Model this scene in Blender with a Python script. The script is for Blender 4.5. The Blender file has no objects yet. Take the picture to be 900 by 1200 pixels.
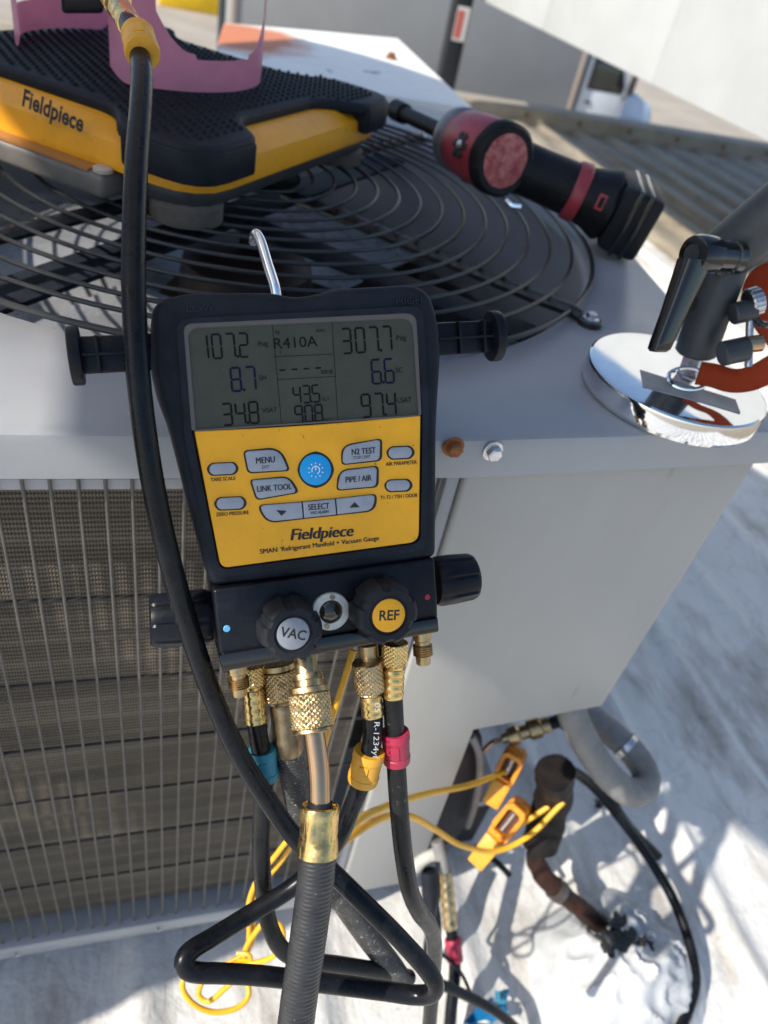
import bpy, bmesh, math, random
from mathutils import Vector, Matrix, Quaternion
random.seed(7)
V = Vector
S = bpy.context.scene
COL = S.collection
# ------------------------------------------------------------------ camera
CAM = V((0, 0, 1.06))
F = 870.0                                   # focal length in photo pixels (900 x 1200)
RX = V((0.95414896, -0.23545584, 0.18482507))
RD = V((-0.01609085, -0.65691103, -0.75379638))
RF = V((0.29889939, 0.71626004, -0.63057966))
cam = bpy.data.cameras.new('camera')
camo = bpy.data.objects.new('camera', cam)
COL.objects.link(camo)
m = Matrix.Identity(4)
for i in range(3):
    m[i][0] = RX[i]; m[i][1] = -RD[i]; m[i][2] = -RF[i]; m[i][3] = CAM[i]
camo.matrix_world = m
cam.sensor_fit = 'HORIZONTAL'; cam.sensor_width = 36.0
cam.lens = F / 900 * 36
cam.clip_start = 0.01; cam.clip_end = 3000
cam.dof.use_dof = True
cam.dof.focus_distance = 0.40
cam.dof.aperture_fstop = cam.lens / 1000 / 0.0033      # about 3.3 mm aperture
S.camera = camo
# ------------------------------------------------------------------ light
SUN_D = V((1.083, 0.25, -1.0)).normalized()            # direction the light travels
sun = bpy.data.lights.new('sun', 'SUN')
sun.energy = 4.2; sun.angle = math.radians(0.55); sun.color = (1.0, 0.93, 0.82)
suno = bpy.data.objects.new('sun', sun); COL.objects.link(suno)
suno.rotation_euler = SUN_D.to_track_quat('-Z', 'Y').to_euler()
w = bpy.data.worlds.new('World'); S.world = w; w.use_nodes = True
nt = w.node_tree
bgn = nt.nodes['Background']; sky = nt.nodes.new('ShaderNodeTexSky')
sky.sky_type = 'NISHITA'; sky.sun_disc = False
to_sun = -SUN_D
sky.sun_elevation = math.asin(to_sun.z)
sky.sun_rotation = math.atan2(to_sun.x, to_sun.y)
sky.air_density = 1.1; sky.dust_density = 0.9; sky.ozone_density = 1.3
nt.links.new(sky.outputs[0], bgn.inputs[0]); bgn.inputs[1].default_value = 0.12
S.view_settings.view_transform = 'Standard'
S.view_settings.look = 'None'
S.view_settings.exposure = 0.62
S.view_settings.gamma = 1.0
S.view_settings.use_curve_mapping = False
S.cycles.max_bounces = 8
S.cycles.use_denoising = True

# ------------------------------------------------------------------ layout helpers: where a sight line meets a plane of the place
def ray(x, y):
    return RX * ((x - 450) / F) + RD * ((y - 600) / F) + RF
def PD(x, y, d): return CAM + ray(x, y) * d
def PZ(x, y, z):
    r = ray(x, y); return CAM + r * ((z - CAM.z) / r.z)
def PY(x, y, Y):
    r = ray(x, y); return CAM + r * (Y / r.y)
def PN(x, y, o, n):
    r = ray(x, y); return CAM + r * ((o - CAM).dot(n) / r.dot(n))

# ------------------------------------------------------------------ materials
MATS = {}
def mat(name, col, rough=0.5, metal=0.0, var=0.0, vscale=30.0, bump=0.0, bscale=200.0, col2=None, coat=0.0,
        speck=None, sscale=600.0, samt=0.62, trans=0.0, spec=0.5, stretch=None, rvar=0.0):
    if name in MATS: return MATS[name]
    mt = bpy.data.materials.new(name); mt.use_nodes = True
    t = mt.node_tree; N = t.nodes; L = t.links
    b = N['Principled BSDF']
    b.inputs['Base Color'].default_value = (*col, 1); b.inputs['Roughness'].default_value = rough
    b.inputs['Metallic'].default_value = metal; b.inputs['Coat Weight'].default_value = coat
    b.inputs['Specular IOR Level'].default_value = spec
    if trans: b.inputs['Transmission Weight'].default_value = trans
    tc = N.new('ShaderNodeTexCoord'); src = tc.outputs['Object']
    if stretch:
        mp = N.new('ShaderNodeMapping'); mp.inputs['Scale'].default_value = stretch
        L.new(src, mp.inputs[0]); src = mp.outputs[0]
    out = None
    if var or col2:
        n = N.new('ShaderNodeTexNoise'); n.inputs['Scale'].default_value = vscale; n.inputs['Detail'].default_value = 6
        n.inputs['Roughness'].default_value = 0.65
        L.new(src, n.inputs['Vector'])
        r = N.new('ShaderNodeValToRGB')
        r.color_ramp.elements[0].position = 0.36; r.color_ramp.elements[1].position = 0.66
        c2 = col2 if col2 else tuple(min(1, c * (1 + var)) for c in col)
        c1 = col if col2 else tuple(c * (1 - var) for c in col)
        r.color_ramp.elements[0].color = (*c1, 1); r.color_ramp.elements[1].color = (*c2, 1)
        L.new(n.outputs['Fac'], r.inputs[0]); out = r.outputs[0]
        L.new(out, b.inputs['Base Color'])
        if rvar:
            mr = N.new('ShaderNodeMapRange'); mr.inputs[1].default_value = 0.35; mr.inputs[2].default_value = 0.65
            mr.inputs[3].default_value = max(0.02, rough - rvar); mr.inputs[4].default_value = min(1, rough + rvar)
            L.new(n.outputs['Fac'], mr.inputs[0]); L.new(mr.outputs[0], b.inputs['Roughness'])
    if speck:
        n = N.new('ShaderNodeTexNoise'); n.inputs['Scale'].default_value = sscale; n.inputs['Detail'].default_value = 3
        L.new(src, n.inputs['Vector'])
        r = N.new('ShaderNodeValToRGB')
        r.color_ramp.elements[0].position = samt; r.color_ramp.elements[1].position = samt + 0.06
        r.color_ramp.elements[0].color = (0, 0, 0, 1); r.color_ramp.elements[1].color = (1, 1, 1, 1)
        L.new(n.outputs['Fac'], r.inputs[0])
        mx = N.new('ShaderNodeMix'); mx.data_type = 'RGBA'
        L.new(r.outputs[0], mx.inputs[0])
        if out: L.new(out, mx.inputs[6])
        else: mx.inputs[6].default_value = (*col, 1)
        mx.inputs[7].default_value = (*speck, 1)
        L.new(mx.outputs[2], b.inputs['Base Color'])
    if bump:
        n = N.new('ShaderNodeTexNoise'); n.inputs['Scale'].default_value = bscale; n.inputs['Detail'].default_value = 4
        L.new(src, n.inputs['Vector'])
        bp = N.new('ShaderNodeBump'); bp.inputs['Strength'].default_value = min(1, bump); bp.inputs['Distance'].default_value = 0.15 / bscale
        L.new(n.outputs['Fac'], bp.inputs['Height']); L.new(bp.outputs[0], b.inputs['Normal'])
    MATS[name] = mt
    return mt

M = dict(
    rubber=mat('dark_rubber', (0.011, 0.014, 0.021), 0.58, var=0.3, vscale=60, bump=0.25, bscale=900, speck=(0.06, 0.058, 0.055), sscale=420, samt=0.715, spec=0.22),
    hose=mat('hose_rubber', (0.0065, 0.0075, 0.010), 0.30, var=0.3, vscale=80, bump=0.10, bscale=500, speck=(0.035, 0.033, 0.03), sscale=260, samt=0.70, rvar=0.1, spec=0.22),
    hose_dusty=mat('dusty_hose_rubber', (0.013, 0.0135, 0.015), 0.34, var=0.3, vscale=70, bump=0.12, bscale=400, speck=(0.07, 0.066, 0.06), sscale=240, samt=0.67, rvar=0.12, spec=0.22),
    plastic=mat('black_plastic', (0.006, 0.0075, 0.012), 0.36, var=0.25, vscale=90, bump=0.1, bscale=900, speck=(0.10, 0.095, 0.09), sscale=520, samt=0.72, rvar=0.08, spec=0.22),
    knob=mat('knob_plastic', (0.014, 0.016, 0.021), 0.52, var=0.2, vscale=90, bump=0.2, bscale=1200, spec=0.22),
    yellow=mat('yellow_shell', (0.82, 0.36, 0.012), 0.42, var=0.07, vscale=40, speck=(0.30, 0.16, 0.03), sscale=230, samt=0.70, bump=0.05, bscale=500),
    label=mat('yellow_face_label', (0.86, 0.40, 0.006), 0.38, var=0.09, vscale=28, speck=(0.36, 0.19, 0.03), sscale=260, samt=0.70),
    lcd=mat('lcd_glass', (0.062, 0.062, 0.046), 0.25, var=0.10, vscale=40, speck=(0.16, 0.155, 0.13), sscale=700, samt=0.745, spec=0.28),
    lcdframe=mat('lcd_frame', (0.10, 0.092, 0.085), 0.5),
    seg=mat('lcd_segment', (0.014, 0.014, 0.012), 0.8, spec=0.05),
    segghost=mat('lcd_segment_faint', (0.062, 0.062, 0.050), 0.5),
    segblue=mat('lcd_segment_bluish', (0.012, 0.015, 0.036), 0.8, spec=0.05),
    key=mat('grey_key', (0.30, 0.325, 0.38), 0.5, var=0.08, vscale=120, bump=0.06, bscale=800),
    keyblue=mat('blue_key', (0.004, 0.33, 0.76), 0.42, var=0.05, vscale=100),
    ink=mat('black_ink', (0.016, 0.015, 0.013), 0.6),
    whiteink=mat('white_ink', (0.75, 0.77, 0.78), 0.6),
    greyink=mat('grey_ink', (0.34, 0.35, 0.36), 0.6),
    brass=mat('brass', (0.72, 0.50, 0.20), 0.26, 1.0, var=0.22, vscale=110, bump=0.1, bscale=300, rvar=0.12),
    brassdull=mat('dull_brass', (0.50, 0.37, 0.20), 0.36, 1.0, var=0.25, vscale=160, bump=0.15, bscale=400, rvar=0.12),
    brassdark=mat('dark_brass', (0.30, 0.23, 0.14), 0.42, 1.0, var=0.25, vscale=160),
    copper=mat('copper_tube', (0.62, 0.36, 0.20), 0.25, 1.0, col2=(0.42, 0.33, 0.22), vscale=55, stretch=(1, 1, 0.2), bump=0.1, bscale=100),
    chrome=mat('chrome', (0.86, 0.87, 0.88), 0.07, 1.0, var=0.04, vscale=30, rvar=0.03),
    steel=mat('zinc_steel', (0.55, 0.56, 0.57), 0.32, 1.0, var=0.2, vscale=200),
    rusty=mat('rusty_screw', (0.34, 0.13, 0.045), 0.7, 0.4, col2=(0.17, 0.07, 0.03), vscale=400, bump=0.4, bscale=700),
    paint=mat('unit_grey_sky_tint', (0.31, 0.32, 0.34), 0.42, var=0.09, vscale=5, bump=0.07, bscale=9, speck=(0.33, 0.31, 0.28), sscale=70, samt=0.70, rvar=0.10),  # unit grey with blue sky light tinted into the colour
    panel=mat('service_panel_bounce_tint', (0.355, 0.35, 0.335), 0.45, var=0.07, vscale=6, stretch=(1, 1, 0.35), bump=0.06, bscale=8, speck=(0.25, 0.235, 0.21), sscale=26, samt=0.71, rvar=0.08),  # same unit grey, warm bounce light put into the colour, plus stain specks
    wire=mat('coated_wire', (0.085, 0.080, 0.074), 0.45, var=0.2, vscale=60),
    guard=mat('black_guard_wire', (0.017, 0.018, 0.020), 0.34, var=0.3, vscale=40),
    rod=mat('dark_rod', (0.02, 0.02, 0.02), 0.35),
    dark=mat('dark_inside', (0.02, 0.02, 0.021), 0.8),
    alu=mat('blade_aluminium', (0.62, 0.64, 0.68), 0.30, 0.4, var=0.15, vscale=12, rvar=0.1),
    motor=mat('motor_paint', (0.035, 0.022, 0.020), 0.5, var=0.3, vscale=30),
    pink=mat('rose_cylinder_paint', (0.80, 0.37, 0.53), 0.34, var=0.08, vscale=18, speck=(0.62, 0.30, 0.42), sscale=120, samt=0.74),
    green=mat('green_valve_cap', (0.006, 0.10, 0.035), 0.45),
    red=mat('red_shell', (0.33, 0.035, 0.05), 0.40, var=0.2, vscale=40, speck=(0.05, 0.03, 0.03), sscale=140, samt=0.66, bump=0.1, bscale=200),
    redcap=mat('scuffed_red_cap', (0.30, 0.03, 0.04), 0.5, col2=(0.55, 0.20, 0.18), vscale=130, bump=0.3, bscale=150),
    tooldark=mat('tool_rubber', (0.009, 0.010, 0.012), 0.5, var=0.3, vscale=50, bump=0.2, bscale=300, speck=(0.09, 0.085, 0.08), sscale=160, samt=0.68, spec=0.22),
    gripred=mat('red_grip', (0.34, 0.02, 0.055), 0.45, var=0.12, vscale=80, bump=0.1, bscale=500),
    gripyel=mat('yellow_grip', (0.66, 0.33, 0.03), 0.45, var=0.1, vscale=80, speck=(0.25, 0.14, 0.03), sscale=300, samt=0.68),
    gripblue=mat('blue_grip', (0.02, 0.24, 0.36), 0.45, var=0.12, vscale=80),
    ycable=mat('yellow_cable', (0.80, 0.42, 0.02), 0.4, var=0.08, vscale=60),
    clamp=mat('orange_clamp', (0.78, 0.27, 0.012), 0.42, var=0.1, vscale=60, bump=0.1, bscale=300),
    strap=mat('orange_strap', (0.50, 0.075, 0.014), 0.7, var=0.1, vscale=60, bump=0.3, bscale=1500),
    gunmetal=mat('gunmetal_coat', (0.045, 0.050, 0.056), 0.42, 0.2, var=0.15, vscale=60, bump=0.1, bscale=600, speck=(0.2, 0.19, 0.18), sscale=300, samt=0.74),
    gloss=mat('gloss_black', (0.006, 0.006, 0.007), 0.18, var=0.2, vscale=60, coat=0.4),
    conduit=mat('grey_conduit', (0.20, 0.195, 0.19), 0.6, var=0.15, vscale=40, bump=0.25, bscale=200),
    pipe=mat('corroded_pipe', (0.008, 0.008, 0.009), 0.5, 0.3, col2=(0.060, 0.024, 0.016), vscale=22, bump=0.9, bscale=90, rvar=0.15, spec=0.25),
    tar=mat('black_mastic', (0.012, 0.013, 0.016), 0.6, bump=0.5, bscale=100),
    fabric=None)

# coil fins: fine rows of wavy fins (too fine to pick apart one by one)
def coil_material():
    mt = bpy.data.materials.new('coil_fins'); mt.use_nodes = True
    t = mt.node_tree; N = t.nodes; L = t.links; b = N['Principled BSDF']
    tc = N.new('ShaderNodeTexCoord'); sp = N.new('ShaderNodeSeparateXYZ'); L.new(tc.outputs['Object'], sp.inputs[0])
    def mth(op, a, bb=None, cc=None):
        n = N.new('ShaderNodeMath'); n.operation = op
        for i, q in enumerate((a, bb, cc)):
            if q is None: continue
            if isinstance(q, (int, float)): n.inputs[i].default_value = q
            else: L.new(q, n.inputs[i])
        return n.outputs[0]
    xy = mth('ADD', sp.outputs[0], sp.outputs[1])
    row = mth('SINE', mth('MULTIPLY', sp.outputs[2], 2 * math.pi / 0.0042))
    fin = mth('SINE', mth('MULTIPLY', mth('ADD', xy, mth('MULTIPLY', row, 0.00022)), 2 * math.pi / 0.0021))
    h = mth('ADD', mth('MULTIPLY', row, 0.55), mth('MULTIPLY', fin, 0.45))
    n1 = N.new('ShaderNodeTexNoise'); n1.inputs['Scale'].default_value = 14; n1.inputs['Detail'].default_value = 5
    mp = N.new('ShaderNodeMapping'); mp.inputs['Scale'].default_value = (0.35, 0.35, 2.2)
    L.new(tc.outputs['Object'], mp.inputs[0]); L.new(mp.outputs[0], n1.inputs['Vector'])
    cr = N.new('ShaderNodeValToRGB'); cr.color_ramp.elements[0].position = 0.3; cr.color_ramp.elements[1].position = 0.7
    cr.color_ramp.elements[0].color = (0.085, 0.070, 0.054, 1); cr.color_ramp.elements[1].color = (0.21, 0.175, 0.13, 1)
    L.new(n1.outputs['Fac'], cr.inputs[0])
    tub = mth('POWER', mth('ABSOLUTE', mth('SINE', mth('MULTIPLY', sp.outputs[2], math.pi / 0.0254))), 18.0)
    h = mth('ADD', h, mth('MULTIPLY', tub, 0.5))
    gap = N.new('ShaderNodeMapRange'); gap.inputs[1].default_value = -0.7; gap.inputs[2].default_value = 0.75
    gap.inputs[3].default_value = 0.12; gap.inputs[4].default_value = 1.25
    L.new(h, gap.inputs[0])
    mx = N.new('ShaderNodeMix'); mx.data_type = 'RGBA'; mx.blend_type = 'MULTIPLY'; mx.inputs[0].default_value = 1
    L.new(cr.outputs[0], mx.inputs[6]); L.new(gap.outputs[0], mx.inputs[7])
    L.new(mx.outputs[2], b.inputs['Base Color'])
    b.inputs['Roughness'].default_value = 0.5; b.inputs['Metallic'].default_value = 0.1
    bp = N.new('ShaderNodeBump'); bp.inputs['Strength'].default_value = 0.8; bp.inputs['Distance'].default_value = 0.0012
    L.new(h, bp.inputs['Height']); L.new(bp.outputs[0], b.inputs['Normal'])
    return mt
M['coil'] = coil_material()

def fabric_material():
    mt = bpy.data.materials.new('white_canopy_fabric'); mt.use_nodes = True
    t = mt.node_tree; N = t.nodes; L = t.links; b = N['Principled BSDF']
    b.inputs['Base Color'].default_value = (0.88, 0.89, 0.90, 1); b.inputs['Roughness'].default_value = 0.8
    tr = N.new('ShaderNodeBsdfTranslucent'); tr.inputs[0].default_value = (0.80, 0.81, 0.80, 1)
    mx = N.new('ShaderNodeMixShader'); mx.inputs[0].default_value = 0.06
    L.new(b.outputs[0], mx.inputs[1]); L.new(tr.outputs[0], mx.inputs[2])
    L.new(mx.outputs[0], N['Material Output'].inputs[0])
    return mt
M['fabric'] = fabric_material()

# ------------------------------------------------------------------ object helpers
ROOT = {}
def tag(o, label, cat, group=None):
    o['label'] = label; o['category'] = cat
    if group: o['group'] = group
    return o
def thing(name, label, cat, loc=(0, 0, 0), group=None):
    o = bpy.data.objects.new(name, None); COL.objects.link(o)
    o.location = loc; o.empty_display_size = 0.02
    ROOT[o.name] = V(loc)
    return tag(o, label, cat, group)
def obj(name, bm, m, parent=None, smooth=35, origin=None):
    """link a bmesh given in place coordinates as ONE object; a child shares its thing's origin"""
    off = ROOT[parent.name] if parent else (V(origin) if origin else V((0, 0, 0)))
    bmesh.ops.recalc_face_normals(bm, faces=bm.faces)
    for v in bm.verts: v.co -= off
    me = bpy.data.meshes.new(name); bm.to_mesh(me); bm.free()
    if smooth:
        for pl in me.polygons: pl.use_smooth = True
        try: me.set_sharp_from_angle(angle=math.radians(smooth))
        except Exception: pass
    if m is not None:
        for q in (m if isinstance(m, (list, tuple)) else [m]): me.materials.append(q)
    o = bpy.data.objects.new(name, me); COL.objects.link(o)
    if parent: o.parent = parent; o.location = (0, 0, 0)
    else: o.location = off
    ROOT[o.name] = off
    return o
def struct(name, bm, m, smooth=35):
    o = obj(name, bm, m, None, smooth); o['kind'] = 'structure'; return o
def dup(o, parent, shift):
    c = o.copy(); COL.objects.link(c); c.parent = parent; c.location = o.location + V(shift); ROOT[c.name] = ROOT[o.name]; return c
def frame(d):
    d = V(d).normalized(); a = V((0, 0, 1)) if abs(d.z) < 0.9 else V((1, 0, 0))
    x = a.cross(d).normalized(); return x, d.cross(x), d
NB = bmesh.new
def lathe(bm, base, d, prof, seg=32, rfun=None, cap=True, ex=None):
    """profile (s, r) turned about the axis through base along d; rfun(i,k,s,r) may alter r"""
    x, y, d = frame(d)
    if ex is not None:
        x = (V(ex) - d * d.dot(V(ex))).normalized(); y = d.cross(x)
    base = V(base); rings = []
    for i, (s, r) in enumerate(prof):
        ring = []
        for k in range(seg):
            a = 2 * math.pi * k / seg
            rr = rfun(i, k, s, r) if rfun else r
            ring.append(bm.verts.new(base + d * s + x * (math.cos(a) * rr) + y * (math.sin(a) * rr)))
        rings.append(ring)
    for a, b in zip(rings, rings[1:]):
        for k in range(seg):
            bm.faces.new((a[k], a[(k + 1) % seg], b[(k + 1) % seg], b[k]))
    if cap:
        if prof[0][1] > 1e-6: bm.faces.new(rings[0][::-1])
        if prof[-1][1] > 1e-6: bm.faces.new(rings[-1])
    return bm
def spline(pts, n=10):
    P = [V(p) for p in pts]; P = [P[0] * 2 - P[1]] + P + [P[-1] * 2 - P[-2]]; out = []
    for i in range(1, len(P) - 2):
        p0, p1, p2, p3 = P[i - 1:i + 3]
        d0 = max((p1 - p0).length, 1e-6) ** .5; d1 = max((p2 - p1).length, 1e-6) ** .5; d2 = max((p3 - p2).length, 1e-6) ** .5
        m1 = ((p1 - p0) / d0 - (p2 - p0) / (d0 + d1) + (p2 - p1) / d1) * d1
        m2 = ((p2 - p1) / d1 - (p3 - p1) / (d1 + d2) + (p3 - p2) / d2) * d1
        for k in range(n):
            t = k / n; t2 = t * t; t3 = t2 * t
            out.append(p1 * (2 * t3 - 3 * t2 + 1) + m1 * (t3 - 2 * t2 + t) + p2 * (-2 * t3 + 3 * t2) + m2 * (t3 - t2))
    out.append(P[-2]); return out
def resample(P, step):
    out = [P[0]]; acc = 0
    for a, b in zip(P, P[1:]):
        l = (b - a).length
        if l < 1e-9: continue
        while acc + l >= step:
            t = (step - acc) / l; a = a.lerp(b, t); out.append(a); l = (b - a).length; acc = 0
        acc += l
    if (out[-1] - P[-1]).length > step * .3: out.append(P[-1])
    return out
def tube(bm, path, r, seg=14, cap=True, rfun=None, closed=False):
    n = len(path); rings = []; x = None
    for i, p in enumerate(path):
        if closed: d = (path[(i + 1) % n] - path[i - 1])
        else: d = path[min(i + 1, n - 1)] - path[max(i - 1, 0)]
        d = d.normalized() if d.length > 1e-9 else V((0, 0, 1))
        x = frame(d)[0] if x is None else (x - d * x.dot(d)).normalized()
        y = d.cross(x)
        rings.append([bm.verts.new(p + (x * math.cos(2 * math.pi * k / seg) + y * math.sin(2 * math.pi * k / seg)) * (rfun(i, k) if rfun else r)) for k in range(seg)])
    pr = list(zip(rings, rings[1:])) + ([(rings[-1], rings[0])] if closed else [])
    for a, b in pr:
        for k in range(seg): bm.faces.new((a[k], a[(k + 1) % seg], b[(k + 1) % seg], b[k]))
    if cap and not closed: bm.faces.new(rings[0][::-1]); bm.faces.new(rings[-1])
    return bm
def bev(bm, off, seg=2, ang=30):
    es = [e for e in bm.edges if len(e.link_faces) == 2 and e.calc_face_angle(0) > math.radians(ang)]
    if es and off > 0: bmesh.ops.bevel(bm, geom=es, offset=off, segments=seg, profile=0.5, affect='EDGES', clamp_overlap=True)
    return bm
def prism(pts, d, th, b=0.0, seg=2, bm=None):
    """closed outline (place coordinates) carried by -d*th, edges rounded"""
    q = NB(); d = V(d)
    f = [q.verts.new(p) for p in pts]; g = [q.verts.new(V(p) - d * th) for p in pts]
    n = len(pts); q.faces.new(f); q.faces.new(g[::-1])
    for i in range(n): q.faces.new((f[i], g[i], g[(i + 1) % n], f[(i + 1) % n]))
    bmesh.ops.recalc_face_normals(q, faces=q.faces)
    if b: bev(q, b, seg)
    if bm is None: return q
    return join(bm, q)
def join(bm, q):
    me = bpy.data.meshes.new('t'); q.to_mesh(me); q.free(); bm.from_mesh(me); bpy.data.meshes.remove(me); return bm
def box(c, x, y, z, sx, sy, sz, b=0.0, bm=None, seg=2):
    c = V(c); x = V(x) * sx / 2; y = V(y) * sy / 2; z = V(z) * sz
    return prism([c + x + y + z / 2, c - x + y + z / 2, c - x - y + z / 2, c + x - y + z / 2], V(z).normalized(), sz, b, seg, bm)
XA, YA, ZA = V((1, 0, 0)), V((0, 1, 0)), V((0, 0, 1))
def abox(x0, x1, y0, y1, z0, z1, b=0.0, bm=None, seg=2):
    return box(((x0 + x1) / 2, (y0 + y1) / 2, (z0 + z1) / 2), XA, YA, ZA, x1 - x0, y1 - y0, z1 - z0, b, bm, seg)
def roundp(pts, r, n=4):
    """round the corners of a 2D outline"""
    out = []; k = len(pts)
    for i in range(k):
        a, p, c = V(pts[i - 1]), V(pts[i]), V(pts[(i + 1) % k])
        rr = r[i] if isinstance(r, (list, tuple)) else r
        u, v = (a - p), (c - p); t = min(rr, u.length * .48, v.length * .48)
        if t < 1e-6: out.append(tuple(p)); continue
        u = p + u.normalized() * t; v = p + v.normalized() * t
        for j in range(n + 1):
            s = j / n; q = u * ((1 - s) ** 2) + p * (2 * s * (1 - s)) + v * (s * s); out.append((q.x, q.y))
    return out
def text_bm(s, o, ex, ey, h, bold=0.0, mi=None, bm=None, shear=0.0, sx=1.0):
    """flat lettering centred at o"""
    cu = bpy.data.curves.new('t', 'FONT'); cu.body = s; cu.align_x = 'CENTER'; cu.align_y = 'CENTER'
    cu.offset = bold; cu.shear = shear; cu.resolution_u = 3; cu.size = 1.0
    ob = bpy.data.objects.new('t', cu); COL.objects.link(ob)
    bpy.context.view_layer.update()
    me = bpy.data.meshes.new_from_object(ob.evaluated_get(bpy.context.evaluated_depsgraph_get()))
    bpy.data.objects.remove(ob); bpy.data.curves.remove(cu)
    q = NB(); q.from_mesh(me); bpy.data.meshes.remove(me)
    k = h / 0.70
    for v in q.verts: v.co = V(o) + ex * (v.co.x * k * sx) + ey * (v.co.y * k)
    if mi is not None:
        for fa in q.faces: fa.material_index = mi
    return join(bm, q) if bm is not None else q
def knurl(bm, base, d, s0, s1, r, n=30, rows=14, amp=0.0006):
    """diamond knurled sleeve"""
    return knurl2(bm, base, d, s0, s1, r, n, amp)
def knurl2(bm, base, d, s0, s1, r, n, amp):
    seg = n * 6; L_ = s1 - s0; pitch = 2 * math.pi * r / n; rows = max(10, int(L_ / pitch * 6))
    pr = [(s0, r * .93), (s0 + L_ * .03, r)] + [(s0 + L_ * (.04 + .92 * i / rows), r) for i in range(rows + 1)] + [(s1 - L_ * .02, r), (s1, r * .93)]
    def rf(i, k, s, rr):
        if i < 2 or i > len(pr) - 3: return rr
        t1 = (k / seg * n + s / pitch) % 1.0; t2 = (k / seg * n - s / pitch) % 1.0
        return rr + amp * (min(.7, 1 - abs(2 * t1 - 1), 1 - abs(2 * t2 - 1)) * 2 - 1)
    return lathe(bm, base, d, pr, seg, rf)
# ================================================================== setting
from mathutils import noise
def roof_h(x, y):
    p = (x + 0.02) % 0.205; t = min(p, 0.205 - p) / 0.034
    h = 0.016 * (1 - t * t) ** 2 if t < 1 else 0.0
    a = noise.noise((x * 3.1, y * 1.3, 0)) * 0.008 + noise.noise((x * 11, y * 4.5, 3)) * 0.003 + noise.noise((x * 33, y * 21, 9)) * 0.0012
    return h + a
def roof_material(name, c1, c2, c3, gritty=1.0):
    mt = bpy.data.materials.new(name); mt.use_nodes = True
    t = mt.node_tree; N = t.nodes; L = t.links; b = N['Principled BSDF']
    tc = N.new('ShaderNodeTexCoord')
    mp = N.new('ShaderNodeMapping'); mp.inputs['Scale'].default_value = (1, 0.28, 1); L.new(tc.outputs['Object'], mp.inputs[0])
    def nz(s, det, v): 
        n = N.new('ShaderNodeTexNoise'); n.inputs['Scale'].default_value = s; n.inputs['Detail'].default_value = det
        n.inputs['Roughness'].default_value = 0.68; L.new(v, n.inputs['Vector']); return n.outputs['Fac']
    def ramp(f, p0, p1, a, bb):
        r = N.new('ShaderNodeValToRGB'); r.color_ramp.elements[0].position = p0; r.color_ramp.elements[1].position = p1
        r.color_ramp.elements[0].color = (*a, 1); r.color_ramp.elements[1].color = (*bb, 1); L.new(f, r.inputs[0]); return r.outputs[0]
    base = ramp(nz(5.5, 7, mp.outputs[0]), 0.38, 0.64, c1, c2)
    dirt = ramp(nz(9, 9, mp.outputs[0]), 0.50, 0.68, (0, 0, 0), (1, 1, 1))
    mx = N.new('ShaderNodeMix'); mx.data_type = 'RGBA'; L.new(dirt, mx.inputs[0]); L.new(base, mx.inputs[6]); mx.inputs[7].default_value = (*c3, 1)
    grit = ramp(nz(120, 3, tc.outputs['Object']), 0.66, 0.74, (0, 0, 0), (0.7 * gritty,) * 3)
    m2 = N.new('ShaderNodeMix'); m2.data_type = 'RGBA'; L.new(grit, m2.inputs[0]); L.new(mx.outputs[2], m2.inputs[6]); m2.inputs[7].default_value = (c3[0] * .5, c3[1] * .5, c3[2] * .5, 1)
    L.new(m2.outputs[2], b.inputs['Base Color']); b.inputs['Roughness'].default_value = 0.55
    vo = N.new('ShaderNodeTexVoronoi'); vo.feature = 'DISTANCE_TO_EDGE'; vo.inputs['Scale'].default_value = 9
    wv = N.new('ShaderNodeMix'); wv.data_type = 'VECTOR'; wv.inputs[0].default_value = 0.12
    n3 = N.new('ShaderNodeTexNoise'); n3.inputs['Scale'].default_value = 14; n3.inputs['Detail'].default_value = 5; L.new(tc.outputs['Object'], n3.inputs['Vector'])
    L.new(tc.outputs['Object'], wv.inputs[4]); L.new(n3.outputs['Color'], wv.inputs[5]); L.new(wv.outputs[1], vo.inputs['Vector'])
    cr = ramp(vo.outputs['Distance'], 0.0, 0.035, (0.55, 0.52, 0.48), (1, 1, 1))
    m3 = N.new('ShaderNodeMix'); m3.data_type = 'RGBA'; m3.blend_type = 'MULTIPLY'; m3.inputs[0].default_value = 0.28 * gritty
    L.new(m2.outputs[2], m3.inputs[6]); L.new(cr, m3.inputs[7]); L.new(m3.outputs[2], b.inputs['Base Color'])
    bp = N.new('ShaderNodeBump'); bp.inputs['Strength'].default_value = 0.6; bp.inputs['Distance'].default_value = 0.005
    hs = N.new('ShaderNodeMath'); hs.operation = 'ADD'; L.new(nz(26, 8, mp.outputs[0]), hs.inputs[0]); L.new(nz(70, 6, tc.outputs['Object']), hs.inputs[1])
    L.new(hs.outputs[0], bp.inputs['Height']); L.new(bp.outputs[0], b.inputs['Normal'])
    return mt
def sheet(xs, ys, fn):
    bm = NB(); g = [[bm.verts.new((x, y, fn(x, y))) for x in xs] for y in ys]
    for j in range(len(ys) - 1):
        for i in range(len(xs) - 1): bm.faces.new((g[j][i], g[j][i + 1], g[j + 1][i + 1], g[j + 1][i]))
    return bm
def steps(*seg):
    out = []
    for a, b, n in seg: out += [a + (b - a) * i / n for i in range(n)]
    return out + [seg[-1][1]]
struct('roof', sheet(steps((-5, -0.6, 60), (-0.6, 1.7, 190), (1.7, 2.36, 40)), steps((-3, -0.1, 10), (-0.1, 1.5, 110), (1.5, 5.3, 30)), roof_h),
       roof_material('roof_coating', (0.58, 0.58, 0.57), (0.74, 0.73, 0.70), (0.30, 0.27, 0.23), 1.0))
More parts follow.
